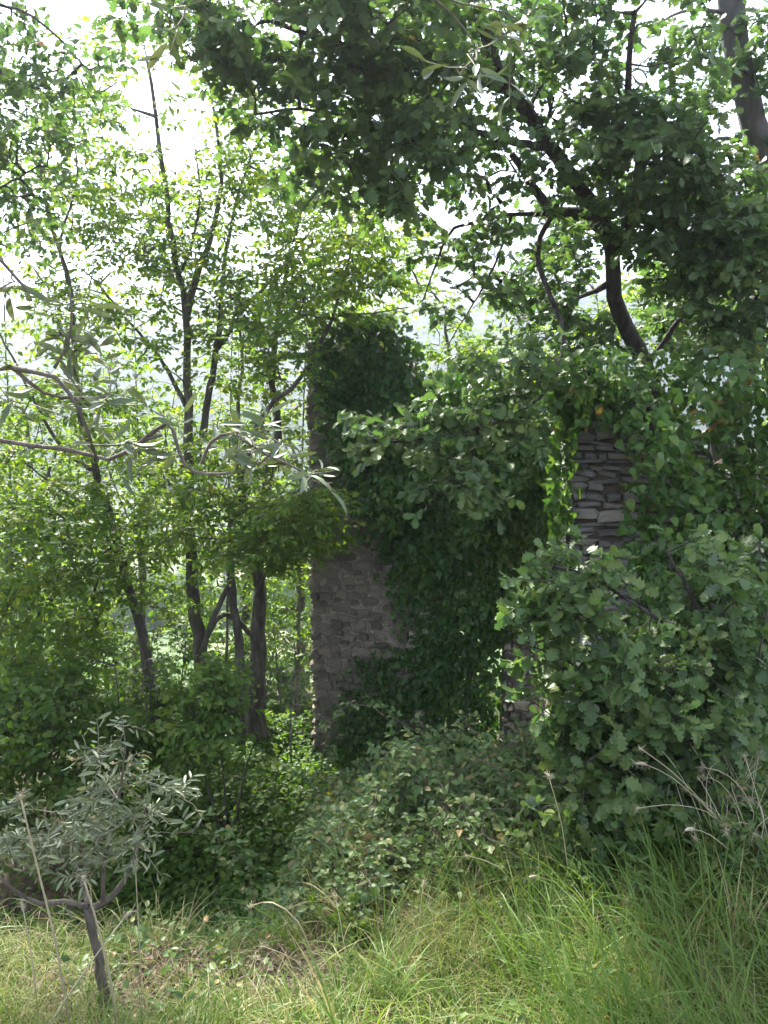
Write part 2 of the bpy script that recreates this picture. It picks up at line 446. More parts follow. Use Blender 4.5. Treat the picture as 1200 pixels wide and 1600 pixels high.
# ------------------------------------------------------------------ leaf shapes: unit length along +y, width along x, normal +z
def outline_leaf(half, curl=0.0, fold=0.25, wave=0.0, stalk=0.0):
    """half: list of (t, halfwidth) from base to tip; midrib runs down the middle"""
    v, f = [], []
    def zc(t): return -curl * (t - 0.1) ** 2
    n = len(half)
    for t, w in half:
        v.append((0, t, zc(t)))
    for sgn in (1, -1):
        for k, (t, w) in enumerate(half):
            v.append((sgn * w, t + (0.02 if w > 0 else 0), zc(t) + fold * w + wave * math.sin(k * 2.6 + sgn)))
    for k in range(n - 1):
        for s in range(2):
            a, b = k, k + 1
            c, d = n * (1 + s) + k, n * (1 + s) + k + 1
            quad = [a, c, d, b] if s == 0 else [a, b, d, c]
            for tri in ([quad[0], quad[1], quad[2]], [quad[0], quad[2], quad[3]]):
                pts = [v[i] for i in tri]
                if len({(round(p[0], 5), round(p[1], 5)) for p in pts}) == 3:
                    ar = abs((pts[1][0] - pts[0][0]) * (pts[2][1] - pts[0][1]) - (pts[2][0] - pts[0][0]) * (pts[1][1] - pts[0][1]))
                    if ar > 1e-5:
                        f.append(tri)
    if stalk:
        k = len(v)
        v += [(-.012, -stalk, stalk * .3), (.012, -stalk, stalk * .3), (.012, .03, 0), (-.012, .03, 0)]
        f += [[k, k + 1, k + 2], [k, k + 2, k + 3]]
    f = [t if ((v[t[1]][0] - v[t[0]][0]) * (v[t[2]][1] - v[t[0]][1]) - (v[t[2]][0] - v[t[0]][0]) * (v[t[1]][1] - v[t[0]][1])) > 0 else [t[0], t[2], t[1]] for t in f]
    return np.array(v, float), np.array(f, int)


def variants(half, curls, **kw):
    return [outline_leaf(half, curl=c, fold=fo, wave=wv, **kw) for c, fo, wv in curls]


CU = [(0.1, 0.3, 0.01), (0.45, 0.15, 0.03), (-0.2, 0.45, 0.02), (0.8, 0.3, 0.02)]
SH = {}
SH['ovate'] = variants([(0, 0), (.18, .2), (.45, .3), (.75, .2), (1, 0)], CU)
SH['simple'] = variants([(0, 0), (.4, .3), (1, 0)], CU)
SH['lance'] = variants([(0, 0), (.25, .085), (.55, .115), (.82, .075), (1, 0)], [(0.1, .5, 0), (.5, .3, 0), (-.3, .6, 0), (.25, .9, 0)], stalk=.06)
SH['oak'] = variants([(0, 0), (.08, .05), (.2, .2), (.28, .11), (.4, .31), (.5, .17), (.63, .39), (.74, .2), (.85, .31), (.92, .16), (.98, .13), (1, 0)], [(0.15, .2, .02), (.5, .1, .04), (-.25, .3, .03), (.3, .5, .03)], stalk=.1)
SH['ivy'] = variants([(0, .0), (-.06, .14), (.08, .36), (.24, .28), (.4, .42), (.5, .24), (.75, .13), (1, 0)], [(0.2, .1, .02), (.5, .25, .03), (-.15, .3, .02), (.7, .15, .03)], stalk=.25)
SH['heart'] = variants([(0, 0), (-.07, .18), (.1, .36), (.35, .36), (.7, .17), (1, 0)], [(0.2, .1, .01), (.5, .25, .02), (-.15, .35, .02), (.8, .2, .02)], stalk=.2)


def basis(dirs, normals):
    y = unit(dirs)
    x = unit(np.cross(y, normals))
    z = np.cross(x, y)
    return np.stack([x, y, z], -1)        # columns


_leafmesh = {}


def leaf_mesh(shape, k, mat):
    key = (shape, k, mat.name)
    if key not in _leafmesh:
        mb = MB(); mb.add(*SH[shape][k])
        _leafmesh[key] = mb.mesh('leaf', mat)
    return _leafmesh[key]


def put_leaves(root, shape, mat, pos, dirs, nrm, size, var, minpx=10.0, nparts=300, part='leaf', mass='foliage', seen_bias=None, lo='simple', lod_px=6.0):
    """the leaves that show largest become parts of their own, the rest one mass"""
    n = len(pos)
    if n == 0: return
    B = basis(dirs, nrm)
    k = rng.integers(0, 4, n)
    px, py, d = proj(pos)
    s = size * F / np.maximum(d, .05)
    inside = (px > 5) & (px < 1195) & (py > 5) & (py < 1595) & (d > 0.2) & (s >= minpx)
    score = s * rng.uniform(.75, 1.25, n)
    if seen_bias is not None: score = score * seen_bias
    score[~inside] = -1
    order = np.argsort(-score)[:nparts]
    order = order[score[order] > 0]
    single = np.zeros(n, bool); single[order] = True
    o0 = np.array(root.matrix_world.translation)
    for i in order:
        ob = bpy.data.objects.new(part, leaf_mesh(shape, int(k[i]), mat))
        COL.objects.link(ob)
        ob.parent = root
        m = np.eye(4); m[:3, :3] = B[i] * size[i]; m[:3, 3] = pos[i] - o0
        ob.matrix_local = Matrix(m.tolist())
    mb = MB()
    use_lo = (s < lod_px)
    for kk in range(4):
        for low in (False, True):
            sel = (~single) & (k == kk) & (use_lo == low)
            if not sel.any(): continue
            tv, tf = SH[lo if low else shape][kk]
            V = pos[sel][:, None, :] + np.einsum('nij,vj->nvi', B[sel], tv) * size[sel][:, None, None]
            m = sel.sum()
            mb.add(V.reshape(-1, 3), (tf[None] + len(tv) * np.arange(m)[:, None, None]).reshape(-1, 3), np.repeat(np.clip(var[sel], .002, .998), len(tv)))
    if mb.n:
        mb.build(mass, mat, root, kind='stuff')


# ------------------------------------------------------------------ trees
def ell(px, py, d, rx, ry, rd, n, thr=-0.6):
    """n shoot tips inside an ellipsoid given by a photo position, a distance and radii (pixels, pixels, metres)"""
    out = []
    c = P(px, py, d)
    sx, sy = rx * d / F, ry * d / F
    q = unit(rng.normal(0, 1, (n * 6, 3))) * (rng.uniform(0, 1, (n * 6, 1)) ** 0.45)
    p = c + q[:, :1] * sx * RGT + q[:, 1:2] * sy * UPV + q[:, 2:] * rd * FWD
    p = p[noise3(p, 2.2) > thr]
    return p[:n]


def grow(limbs, tips, limb_from=0.35, bow=0.12, jit=0.10, seg=0.16):
    """joins every tip to the nearest wood already there; returns twigs as point lists with parent links"""
    N, NR, own = [], [], []
    for pts, r in limbs:
        a = int(len(pts) * limb_from)
        for j in range(a, len(pts)):
            N.append(pts[j]); own.append(-1)
    N = np.array(N); own = list(own)
    if len(tips) == 0: return []
    d0 = np.array([np.min(np.linalg.norm(N - t, axis=1)) for t in tips])
    order = np.argsort(d0)
    buf = np.empty((len(N) + len(tips) * 14, 3)); buf[:len(N)] = N; cnt = len(N)
    twigs = []
    for ti in order:
        t = tips[ti]
        dist = np.linalg.norm(buf[:cnt] - t, axis=1)
        pen = dist + 0.25 * np.maximum(0, buf[:cnt, 2] - t[2])     # shoots tend to rise
        i = int(np.argmin(pen))
        L = dist[i]
        s = buf[i].copy()
        n = int(min(10, max(2, L / seg)))
        u = np.linspace(0, 1, n + 1)[:, None]
        mid = (s + t) / 2 + np.array([0, 0, bow * L]) + rng.normal(0, jit * L, 3)
        pts = (1 - u) ** 2 * s + 2 * u * (1 - u) * mid + u ** 2 * t
        pts[1:-1] += rng.normal(0, 0.02 * L + .003, (n - 1, 3))
        w = len(twigs)
        twigs.append([pts, own[i], 1.0])
        buf[cnt:cnt + n] = pts[1:]; cnt += n
        own.extend([w] * n)
    for w in range(len(twigs) - 1, -1, -1):
        p = twigs[w][1]
        if p >= 0: twigs[p][2] += twigs[w][2]
    return twigs


def sprays(twigs, shoots, leaves, slen, lsize, flat=1.0, droop=0.25, tipbias=0.0, start=0.35, lvar=0.35, up=0.0):
    """side shoots with alternate leaves; returns shoot segments and leaf arrays"""
    T = len(twigs)
    S0, S1, LP, LD, LN, LS, LV = [], [], [], [], [], [], []
    UP = np.array([0, 0, 1.0])
    for pts, par, load in twigs:
        n = len(pts)
        d = unit(pts[-1] - pts[-2])
        cl = rng.uniform(0, 1)
        m = max(1, int(shoots * rng.uniform(.6, 1.4)))
        a = rng.uniform(start, 1, m); a[0] = 1.0
        fi = a * (n - 1); i0 = np.minimum(fi.astype(int), n - 2)
        o = pts[i0] + (pts[i0 + 1] - pts[i0]) * (fi - i0)[:, None]
        side = unit(np.cross(d, UP) + 1e-4)
        ang = rng.choice([-1, 1], m) * rng.uniform(.45, 1.25, m); ang[0] = 0
        sd = np.cos(ang)[:, None] * d + np.sin(ang)[:, None] * side + rng.normal(0, .28, (m, 3)) + UP * up
        sd[:, 2] = sd[:, 2] * (1 - .5 * min(flat, 1))
        sd = unit(sd)
        L = slen * rng.uniform(.4, 1.3, m)
        e = o + sd * L[:, None] - UP * (droop * L * L)[:, None]
        S0.append(o); S1.append(e)
        q = max(2, int(leaves))
        t = (np.arange(q)[None, :] + rng.uniform(0.2, .9, (m, q))) / q
        if tipbias: t = t ** (1 / (1 + tipbias))
        lp = o[:, None, :] + (e - o)[:, None, :] * t[..., None]
        ss = np.cross(sd, UP) ; ss = unit(ss)
        sg = np.where(np.arange(q) % 2 == 0, 1.0, -1.0)[None, :, None]
        ld = sd[:, None, :] * rng.uniform(.3, .9, (m, q, 1)) + sg * ss[:, None, :] * .8 + rng.normal(0, .3 + .22 * tipbias, (m, q, 3)) - UP * droop
        ln = UP * flat + rng.normal(0, .45, (m, q, 3)) + np.array([0, -.2, .15])
        LP.append(lp.reshape(-1, 3)); LD.append(ld.reshape(-1, 3)); LN.append(ln.reshape(-1, 3))
        LS.append(lsize * rng.uniform(.45, 1.25, m * q))
        LV.append(np.clip(cl * (1 - lvar) + rng.uniform(0, 1, m * q) * lvar, 0, 1))
    c = np.concatenate
    return c(S0), c(S1), c(LP), c(LD), c(LN), c(LS), c(LV)


def thin_shoots(mb, S0, S1, r):
    n = len(S0)
    if n == 0: return
    d = unit(S1 - S0)
    a = unit(np.cross(d, [0.3, 0.2, 1.0])); b = np.cross(d, a)
    ang = np.arange(3) * 2.094
    ring = np.cos(ang)[None, :, None] * a[:, None] + np.sin(ang)[None, :, None] * b[:, None]
    mid = (S0 + S1) / 2 + rng.normal(0, .012, (n, 3))
    V = np.concatenate([S0[:, None] + ring * r, mid[:, None] + ring * r * .8, S1[:, None] + ring * r * .4], 1)
    f = np.array([[0, 1, 4, 3], [1, 2, 5, 4], [2, 0, 3, 5], [3, 4, 7, 6], [4, 5, 8, 7], [5, 3, 6, 8]])
    mb.add(V.reshape(-1, 3), (f[None] + 9 * np.arange(n)[:, None, None]).reshape(-1, 4))


def tree(name, label, cat, limbs, crowns, leaf, bark, twigbark=None, group=None, shoots=4, leaves=7, slen=.3, lsize=.07, flat=1.0, droop=.25,
         tipbias=0., limb_from=.35, bow=.12, jit=.1, rt=.0035, shape='ovate', minpx=10, wob=.06, shootr=.0014, start=.35, lvar=.35, limb_names=None, nparts=300, lo='simple', bare_twigs=False):
    """limbs: list of (points, r0, r1); the first starts at the ground and is the trunk"""
    base = np.asarray(limbs[0][0][0], float)
    root = empty(name, base, label, cat, group)
    L = []
    for i, (pts, r0, r1) in enumerate(limbs):
        q = catmull(pts, max(.05, min(.2, r0 * 2.5)))
        q = q + np.vstack([np.zeros((1, 3)), rng.normal(0, r0 * .12, (len(q) - 1, 3))])
        rad = r0 + (r1 - r0) * np.linspace(0, 1, len(q)) ** .8
        if i == 0:
            rad = rad * (1 + .75 * np.exp(-np.arange(len(q)) * .6))
        L.append((q, rad))
        mb = MB().tube(q, rad, 10 if r0 > .03 else 6, wob=wob)
        nm = limb_names[i] if limb_names else ('trunk' if i == 0 else 'branch')
        mb.build(nm, bark, root)
    tips = np.concatenate([ell(*c) for c in crowns]) if crowns else np.zeros((0, 3))
    tw = grow(L, tips, limb_from, bow, jit)
    if not tw: return root
    mb = MB()
    for pts, par, load in tw:
        r0 = min(rt * load ** .46, .03)
        mb.tube(pts, np.linspace(r0, rt * .6, len(pts)), 5 if r0 > .008 else 3, cap=False)
    S0, S1, LP, LD, LN, LS, LV = sprays(tw, shoots, leaves, slen, lsize, flat, droop, tipbias, start, lvar)
    if shootr: thin_shoots(mb, S0, S1, shootr)
    mb.build('twigs', twigbark or bark, root, kind='stuff')
    if not bare_twigs:
        put_leaves(root, shape, leaf, LP, LD, LN, LS, LV, minpx=minpx, nparts=nparts, lo=lo)
    return root


def line(*pts):
    return np.array([P(*p) for p in pts])


def rooted(px, d, *pts, sink=.1):
    return np.vstack([G(px, d, sink)[None], line(*pts)])


# --- field elms on the left, beside the wall
EL = dict(leaf=M['elm'], bark=M['elm_bark'], lsize=.066, slen=.34, leaves=8, flat=1.0, droop=.2, shape='ovate', group='young elms beside the ruined wall')
tree('elm_tree', 'slender grey-stemmed elm forking into a tall V, first tree in from the left-leaning one', 'tree', [
    (rooted(318, 8.6, (316, 1050, 8.6), (300, 880, 8.6), (294, 720, 8.6), (293, 600, 8.6), (290, 490, 8.6), (268, 380, 8.6), (255, 280, 8.5), (245, 180, 8.4), (228, 90, 8.4)), .105, .014),
    (line((290, 500, 8.6), (304, 440, 8.6), (335, 350, 8.7), (345, 260, 8.7), (330, 150, 8.7), (318, 80, 8.7)), .045, .008),
    (line((294, 640, 8.6), (250, 560, 8.7), (195, 495, 8.8), (150, 440, 8.9), (110, 410, 9.0)), .03, .006),
    (line((300, 870, 8.6), (285, 790, 8.5), (262, 700, 8.3), (255, 640, 8.3)), .022, .006),
    (line((280, 430, 8.6), (300, 380, 8.5), (312, 300, 8.3), (300, 200, 8.2)), .02, .005)],
    [(250, 210, 8.5, 180, 200, .9, 155, -.9), (300, 480, 8.5, 180, 150, .9, 106, -.7), (190, 400, 8.7, 150, 170, .9, 95, -.7), (290, 720, 8.3, 180, 110, .9, 57, -.6), (250, 870, 8.2, 110, 90, .8, 44, -.4)], **EL)
tree('elm_tree', 'dark elm with a crooked upper limb, midway between the V-forked elm and the wall', 'tree', [
    (rooted(402, 8.9, (402, 1080, 8.9), (404, 960, 8.9), (405, 870, 8.9), (418, 770, 8.9), (432, 690, 8.9), (428, 600, 9.0), (432, 500, 9.0), (450, 400, 9.1)), .13, .014),
    (line((404, 900, 8.9), (385, 800, 8.9), (374, 740, 8.9), (372, 640, 9.0), (378, 560, 9.1), (372, 470, 9.2)), .05, .01),
    (line((316, 690, 8.7), (330, 590, 8.7), (341, 520, 8.7), (348, 430, 8.7), (368, 320, 8.7), (395, 240, 8.8), (430, 180, 8.8)), .045, .008),
    (line((340, 545, 8.7), (385, 480, 8.7), (430, 430, 8.8), (480, 370, 8.8)), .03, .006),
    (line((402, 1000, 8.8), (350, 960, 8.6), (316, 1010, 8.6)), .03, .03),
    (line((400, 930, 8.8), (430, 860, 8.6), (455, 800, 8.5), (490, 760, 8.4)), .025, .006)],
    [(420, 330, 8.8, 130, 170, .9, 95, -.6), (440, 520, 8.9, 120, 130, .9, 79, -.6), (430, 700, 8.6, 100, 110, .8, 34, -.4), (440, 820, 8.2, 90, 60, .6, 67, -.5), (350, 300, 8.8, 120, 200, .9, 83, -.6), (530, 360, 9.4, 90, 110, .8, 83, -.6)], **EL)
tree('elm_tree', 'thin elm leaning hard to the left behind the olive branch', 'tree', [
    (rooted(245, 8.3, (228, 1020, 8.3), (200, 910, 8.2), (176, 830, 8.2), (150, 730, 8.1), (125, 640, 8.1), (116, 550, 8.1), (112, 460, 8.1), (80, 350, 8.1), (60, 250, 8.1)), .075, .01),
    (line((150, 740, 8.1), (90, 690, 8.0), (20, 560, 7.9), (-30, 470, 7.9)), .025, .006),
    (line((195, 890, 8.2), (140, 800, 8.0), (60, 740, 7.8), (10, 700, 7.7)), .022, .006),
    (line((112, 460, 8.1), (95, 380, 8.1), (120, 280, 8.1), (110, 180, 8.1)), .02, .005)],
    [(80, 290, 8.1, 140, 170, .9, 89, -.7), (60, 500, 8.0, 120, 120, .8, 35, -.5), (90, 690, 7.8, 150, 110, .8, 78, -.6), (90, 850, 7.6, 150, 110, .9, 193, -.8), (60, 980, 7.6, 130, 100, .8, 124, -.6)], **EL)
tree('elm_tree', 'bent elm leaning across the ivy-topped corner of the stone wall', 'tree', [
    (rooted(372, 8.2, (374, 1000, 8.2), (360, 900, 8.2), (372, 780, 8.1), (410, 650, 8.0), (470, 590, 7.9), (505, 530, 7.8), (528, 470, 7.8), (545, 400, 7.8), (556, 340, 7.8)), .07, .008),
    (line((480, 580, 7.9), (520, 500, 8.0), (580, 490, 8.1), (640, 480, 8.2)), .018, .005),
    (line((360, 910, 8.2), (335, 960, 8.1), (315, 1020, 8.1)), .03, .035)],
    [(540, 400, 7.8, 110, 110, .7, 120, -.6), (460, 520, 7.9, 100, 90, .7, 44, -.4), (480, 790, 7.4, 75, 35, .4, 44, -.8), (400, 830, 7.6, 110, 60, .6, 79, -.6), (330, 770, 7.8, 120, 80, .7, 46, -.5)], **EL)

def sapling(px, d, top, lean, label, crowns):
    b = G(px, d, .05)
    tree('elm_sapling', label, 'sapling', [(np.vstack([b[None], line((px + lean * .3, 950, d), (px + lean * .55, (950 + top) / 2, d), (px + lean, top, d))]), .028, .005),
         (line((px + lean * .5, 800, d), (px + lean * .5 + 40, 690, d - .2), (px + lean * .5 + 60, 590, d - .3)), .012, .004),
         (line((px + lean * .45, 850, d), (px + lean * .5 - 45, 740, d - .2), (px + lean * .5 - 60, 660, d - .3)), .012, .004)], crowns,
         leaf=M['elm'], bark=M['elm_bark'], flat=1.0, droop=.2, lsize=.066, slen=.32, leaves=8, shape='ovate', group='thin saplings among the elms')


sapling(25, 9.6, 420, -20, 'thin sapling at the left edge of the elm group', [(20, 560, 9.5, 90, 120, .6, 30, -.7), (30, 760, 9.4, 100, 90, .6, 24, -.7)])
sapling(110, 9.9, 450, 25, 'thin sapling crossing behind the left-leaning elm', [(130, 600, 9.8, 90, 120, .6, 33, -.7), (110, 790, 9.6, 100, 90, .6, 25, -.7)])
sapling(225, 9.5, 500, -15, 'thin sapling between the left-leaning elm and the V-forked elm', [(210, 620, 9.4, 90, 110, .6, 42, -.7), (220, 800, 9.3, 90, 90, .6, 36, -.7)])
sapling(352, 9.9, 480, 12, 'thin sapling between the V-forked elm and the dark crooked elm', [(360, 600, 9.8, 80, 110, .6, 42, -.7), (360, 780, 9.6, 80, 80, .6, 30, -.7)])
sapling(462, 9.9, 420, 20, 'thin sapling close to the left edge of the tall rubble wall', [(470, 480, 9.8, 70, 90, .5, 32, -.7), (455, 660, 9.7, 70, 110, .5, 42, -.7), (455, 850, 9.6, 40, 110, .4, 22, -.5)])

# --- trees further down the slope behind them
BG = dict(leaf=M['far_leaf'], bark=M['elm_bark'], flat=.8, droop=.2, shape='simple', group='trees on the slope behind the ruin', lsize=.1, slen=.4, shoots=5, leaves=7, shootr=0, rt=.006)


def bgtree(px, d, ptop, label, crowns):
    b = G(px, d, .2)
    tree('slope_tree', label, 'tree', [(np.vstack([b[None], line((px + 8, (ptop + 950) / 2, d), (px - 6, ptop + 60, d))]), .12, .02),
                                        (line((px, ptop + 260, d), (px + 60, ptop + 120, d - .4)), .05, .015)], crowns, **BG)


bgtree(40, 13, 560, 'bright green tree filling the left edge below the valley view', [(30, 720, 13, 150, 140, 1.5, 94, -.7), (40, 940, 13, 170, 170, 1.5, 109, -.7)])
bgtree(215, 13.5, 580, 'bright green tree behind the left-leaning elm', [(210, 730, 13.5, 140, 120, 1.4, 85, -.7), (220, 930, 13.5, 150, 160, 1.4, 94, -.6)])
bgtree(380, 14, 590, 'yellow-green tree seen between the two main elm stems', [(370, 720, 14, 130, 120, 1.4, 115, -.6), (380, 920, 14, 130, 150, 1.4, 115, -.5)])
bgtree(465, 12.5, 640, 'yellow-green tree glowing beside the left edge of the stone wall', [(455, 850, 12.5, 80, 130, 1.2, 97, -.5), (455, 1000, 12.5, 80, 70, 1.0, 39, -.2)])
bgtree(700, 13.5, 420, 'light green tree rising behind the middle of the ivy-covered wall', [(660, 520, 13.5, 130, 90, 1.4, 71, -.2), (800, 620, 13, 130, 110, 1.4, 195, -.6), (590, 420, 12.5, 110, 100, 1.0, 44, -.1)])
bgtree(905, 12, 560, 'sunlit tree showing in the gap left of the stone pier', [(890, 660, 12, 90, 120, 1.2, 142, -.6), (1020, 480, 12, 130, 80, 1.2, 100, -.3), (1150, 470, 12, 80, 90, 1.2, 59, -.2)])

bgtree(1340, 11.5, 480, 'leafy tree just outside the right edge, beyond the slab wall', [(1330, 600, 11.5, 150, 150, 1.3, 150, -.7), (1340, 820, 11.5, 160, 130, 1.3, 150, -.7)])
bgtree(1560, 13, 480, 'leafy tree further outside the right edge', [(1560, 620, 13, 150, 150, 1.3, 140, -.7), (1560, 820, 13, 160, 130, 1.3, 140, -.7)])
bgtree(-180, 12, 480, 'leafy tree just outside the left edge of the elm group', [(-190, 620, 12, 150, 150, 1.3, 110, -.7), (-180, 840, 12, 160, 150, 1.3, 130, -.7)])

# ------------------------------------------------------------------ ruined walls
def stone_mesh(i, r):
    """irregular block with a chamfered face; unit size, face towards -y"""
    j = lambda s: r.uniform(-s, s)
    ring = [(-.5, -.5), (-.15 + j(.15), -.53), (.5, -.5), (.52, j(.2)), (.5, .5), (.1 + j(.2), .52), (-.5, .5), (-.53, j(.2))]
    ring = [(x + j(.09), z + j(.1)) for x, z in ring]
    v = [(x, .5, z) for x, z in ring] + [(x, -.3 + j(.06), z) for x, z in ring] + [(x * .8 + j(.03), -.5 + j(.07), z * .74 + j(.03)) for x, z in ring] + [(j(.1), -.56 + j(.08), j(.1))]
    f3, f4 = [], []
    n = 8
    for k in range(n):
        q = (k + 1) % n
        f4.append([k, q, n + q, n + k]); f4.append([n + k, n + q, 2 * n + q, 2 * n + k])
        f3.append([2 * n + k, 2 * n + q, 3 * n])
    v = np.array(v)
    # winding outwards
    f4 = np.array(f4)[:, ::1]; f3 = np.array(f3)
    return v, f4, f3


_sr = random.Random(4)
STONES = [stone_mesh(i, _sr) for i in range(7)]
_stonemesh = {}


def build_wall(root, A, B, top_fn, zbase, thick, mats, hmin, hmax, lmin, lmax, hole=None, covered=None, seed=1, gap=.012, proud=.05, nparts=300, sides=True, darts=0):
    """rubble wall between ground points A and B (xy). Stones on the face towards the camera and on the ends."""
    r = random.Random(seed)
    A, B = np.array(A, float), np.array(B, float)
    Lw = np.linalg.norm(B - A); ux = (B - A) / Lw; uy = np.array([-ux[1], ux[0]])
    if uy[1] < 0: uy = -uy
    stonem, joint = mats
    # core with an uneven top, cut round the doorway
    mb = MB()
    us = np.arange(0, Lw + .001, .12); us[-1] = Lw
    def tp(u): return float(top_fn(u / Lw))
    inset = .012
    def colm(u0, u1, z0, z1a, z1b):
        c = []
        for (u, zt) in ((u0, z1a), (u1, z1b)):
            for (w) in (inset, thick):
                p = A + ux * u + uy * w
                c.append((p[0], p[1], z0)); c.append((p[0], p[1], zt))
        # indices: 0 front-bottom u0, 1 front-top u0, 2 back-bottom u0, 3 back-top u0, 4.. for u1
        mb.add(c, [[0, 4, 5, 1], [2, 3, 7, 6], [1, 5, 7, 3], [0, 1, 3, 2], [4, 6, 7, 5], [0, 2, 6, 4]])
    edges = list(us)
    if hole: edges = sorted(set([round(e, 4) for e in edges] + [hole[0], hole[1]]))
    for u0, u1 in zip(edges[:-1], edges[1:]):
        if u1 - u0 < .01: continue
        um = (u0 + u1) / 2
        if hole and hole[0] < um < hole[1]:
            colm(u0, u1, hole[2], tp(u0), tp(u1))
        else:
            colm(u0, u1, zbase, tp(u0), tp(u1))
    core = mb.build('wall_core', joint, root, smooth_shade=False)
    # stones
    recs = []                      # centre, size(l, d, h), yaw-frame (ux, uy), visible score
    zmax = max(tp(u) for u in us)
    z = zbase
    if darts:
        cu, cz, cl, ch = [], [], [], []
        big = sorted([(r.uniform(lmin, lmax) * (1.5 if r.random() < .06 else 1), r.uniform(.45, .8)) for _ in range(darts)], reverse=True)
        for l, asp in big:
            h = min(l * asp, hmax)
            for _ in range(4):
                u = r.uniform(l * .12, Lw - l * .35); zz = r.uniform(zbase, tp(u) - h * .3)
                if hole and hole[0] - l / 2 < u < hole[1] + l / 2 and zz < hole[2] + h / 2: continue
                if cu:
                    q = np.maximum(np.abs(np.array(cu) - u) / ((np.array(cl) + l) * .5 + .006), np.abs(np.array(cz) - zz) / ((np.array(ch) + h) * .5 + .006))
                    if q.min() < .97: continue
                cu.append(u); cz.append(zz); cl.append(l); ch.append(h)
                c = A + ux * u + uy * (-proud * r.uniform(.1, 1) + .08)
                recs.append((np.array([c[0], c[1], zz]), (l, .16, h), ux, uy, r.uniform(-.2, .2)))
                break
        z = zmax + 1
    while z < zmax:
        h = r.uniform(hmin, hmax) * (1.5 if r.random() < .08 else 1)
        u = -r.uniform(0, .06)
        while u < Lw:
            l = r.uniform(lmin, lmax) * (1.5 if r.random() < .1 else 1)
            uc = u + l / 2
            hh = h * r.uniform(.75, 1.05)
            zc = z + h / 2 + r.uniform(-.012, .012)
            if r.random() > .07 and uc < Lw + .03 and zc + hh * .3 < tp(min(max(uc, 0), Lw)) + .03 and not (hole and hole[0] - .02 < uc < hole[1] + .02 and zc < hole[2]):
                dep = .16
                off = -proud * r.uniform(.2, 1)
                c = A + ux * uc + uy * (off + dep / 2)
                recs.append((np.array([c[0], c[1], zc]), (l - gap, dep, hh * r.uniform(.85, 1.1) - gap), ux, uy, r.uniform(-.2, .2)))
            u += l
        z += h
    if sides:
        for (E, ex, ey) in ((A, uy, ux), (B, uy, -ux)):
            z = zbase
            tz = tp(0) if E is A else tp(Lw)
            while z < tz:
                h = r.uniform(hmin, hmax); w = .02
                while w < thick - .05:
                    l = r.uniform(lmin, lmax); wc = w + l / 2
                    if wc < thick:
                        c = E + ex * wc + ey * (.16 / 2 - proud * r.uniform(.2, .9))
                        recs.append((np.array([c[0], c[1], z + h / 2]), (l - gap, .16, h - gap), ex, ey, 0))
                    w += l
                z += h
    pos = np.array([q[0] for q in recs])
    px, py, d = proj(pos)
    size = np.array([max(q[1][0], q[1][2]) for q in recs]) * F / d
    vis = (px > 0) & (px < 1200) & (py > 0) & (py < 1600)
    facing = np.array([-(q[3] @ (q[0][:2] - CAM[:2])) < 0 for q in recs])
    sc_ = size.copy(); sc_[~(vis & facing)] = -1
    if covered is not None: sc_ = np.where(covered(px, py), sc_ * .05, sc_)
    order = set(int(i) for i in np.argsort(-sc_)[:nparts] if sc_[i] > 3)
    o0 = np.array(root.matrix_world.translation)
    rest = MB()
    for i, (c, sz, ex, ey, tilt) in enumerate(recs):
        k = r.randrange(7)
        Mx = np.stack([np.append(ex, 0), np.append(ey, 0), np.array([0, 0, 1.0])], 1)
        ct, st = math.cos(tilt), math.sin(tilt)
        Mx = Mx @ np.array([[ct, 0, st], [0, 1, 0], [-st, 0, ct]]) @ np.diag(sz)
        if i in order:
            key = (k, stonem.name)
            if key not in _stonemesh:
                m1 = MB(); v, f4, f3 = STONES[k]; m1.add(v, f4); m1.fl.append(f3.ravel()); m1.ft.append(np.full(len(f3), 3))
                _stonemesh[key] = m1.mesh('stone', stonem, False)
            ob = bpy.data.objects.new('stone', _stonemesh[key])
            COL.objects.link(ob); ob.parent = root
            m4 = np.eye(4); m4[:3, :3] = Mx; m4[:3, 3] = c - o0
            ob.matrix_local = Matrix(m4.tolist())
        else:
            v, f4, f3 = STONES[k]
            n0 = rest.n
            rest.add(v @ Mx.T + c, f4, r.uniform(0, 1))
            rest.fl.append((f3 + n0).ravel()); rest.ft.append(np.full(len(f3), 3))
    rest.build('rubble', stonem, root, smooth_shade=False, kind='stuff')
    return recs


WD0, WD1 = 8.75, 8.15                         # distances of the long wall's left and right ends
wA = P(492, 1100, WD0); wB = P(845, 1100, WD1)
wall_root = empty('ruined_wall', (wA[0], wA[1], -2.3), 'tall grey rubble stone wall with a clean left edge, half buried in ivy', 'wall')


def wtop(t):
    z0 = P(500, 545, WD0)[2]; z1 = P(700, 640, 8.4)[2]
    return z0 + (z1 - z0) * smooth(.36, .5, t) - .25 * smooth(.7, 1, t) + .07 * np.sin(t * 31) + .04 * np.sin(t * 77)


def cov_left(px, py):
    edge = np.interp(py, [480, 560, 700, 790, 850, 930, 1000, 1080, 1180], [480, 520, 525, 560, 595, 620, 645, 640, 600])
    return (px > edge)


LW = np.linalg.norm(wB[:2] - wA[:2])
build_wall(wall_root, wA[:2], wB[:2], wtop, -2.9, .55, (M['stone'], M['mortar']), .045, .10, 0.03, .135, darts=6500, hole=(LW * .56, LW * .83, P(730, 985, 8.4)[2]), covered=cov_left, seed=3, gap=.008, proud=.05)

PD = 6.35
pA = P(886, 800, PD); pB = P(1260, 800, 6.0)
pier_root = empty('ruined_pier', (pA[0], pA[1], -1.6), 'nearer broken wall of thin grey stone slabs under the oak, creeper over its right side', 'wall')


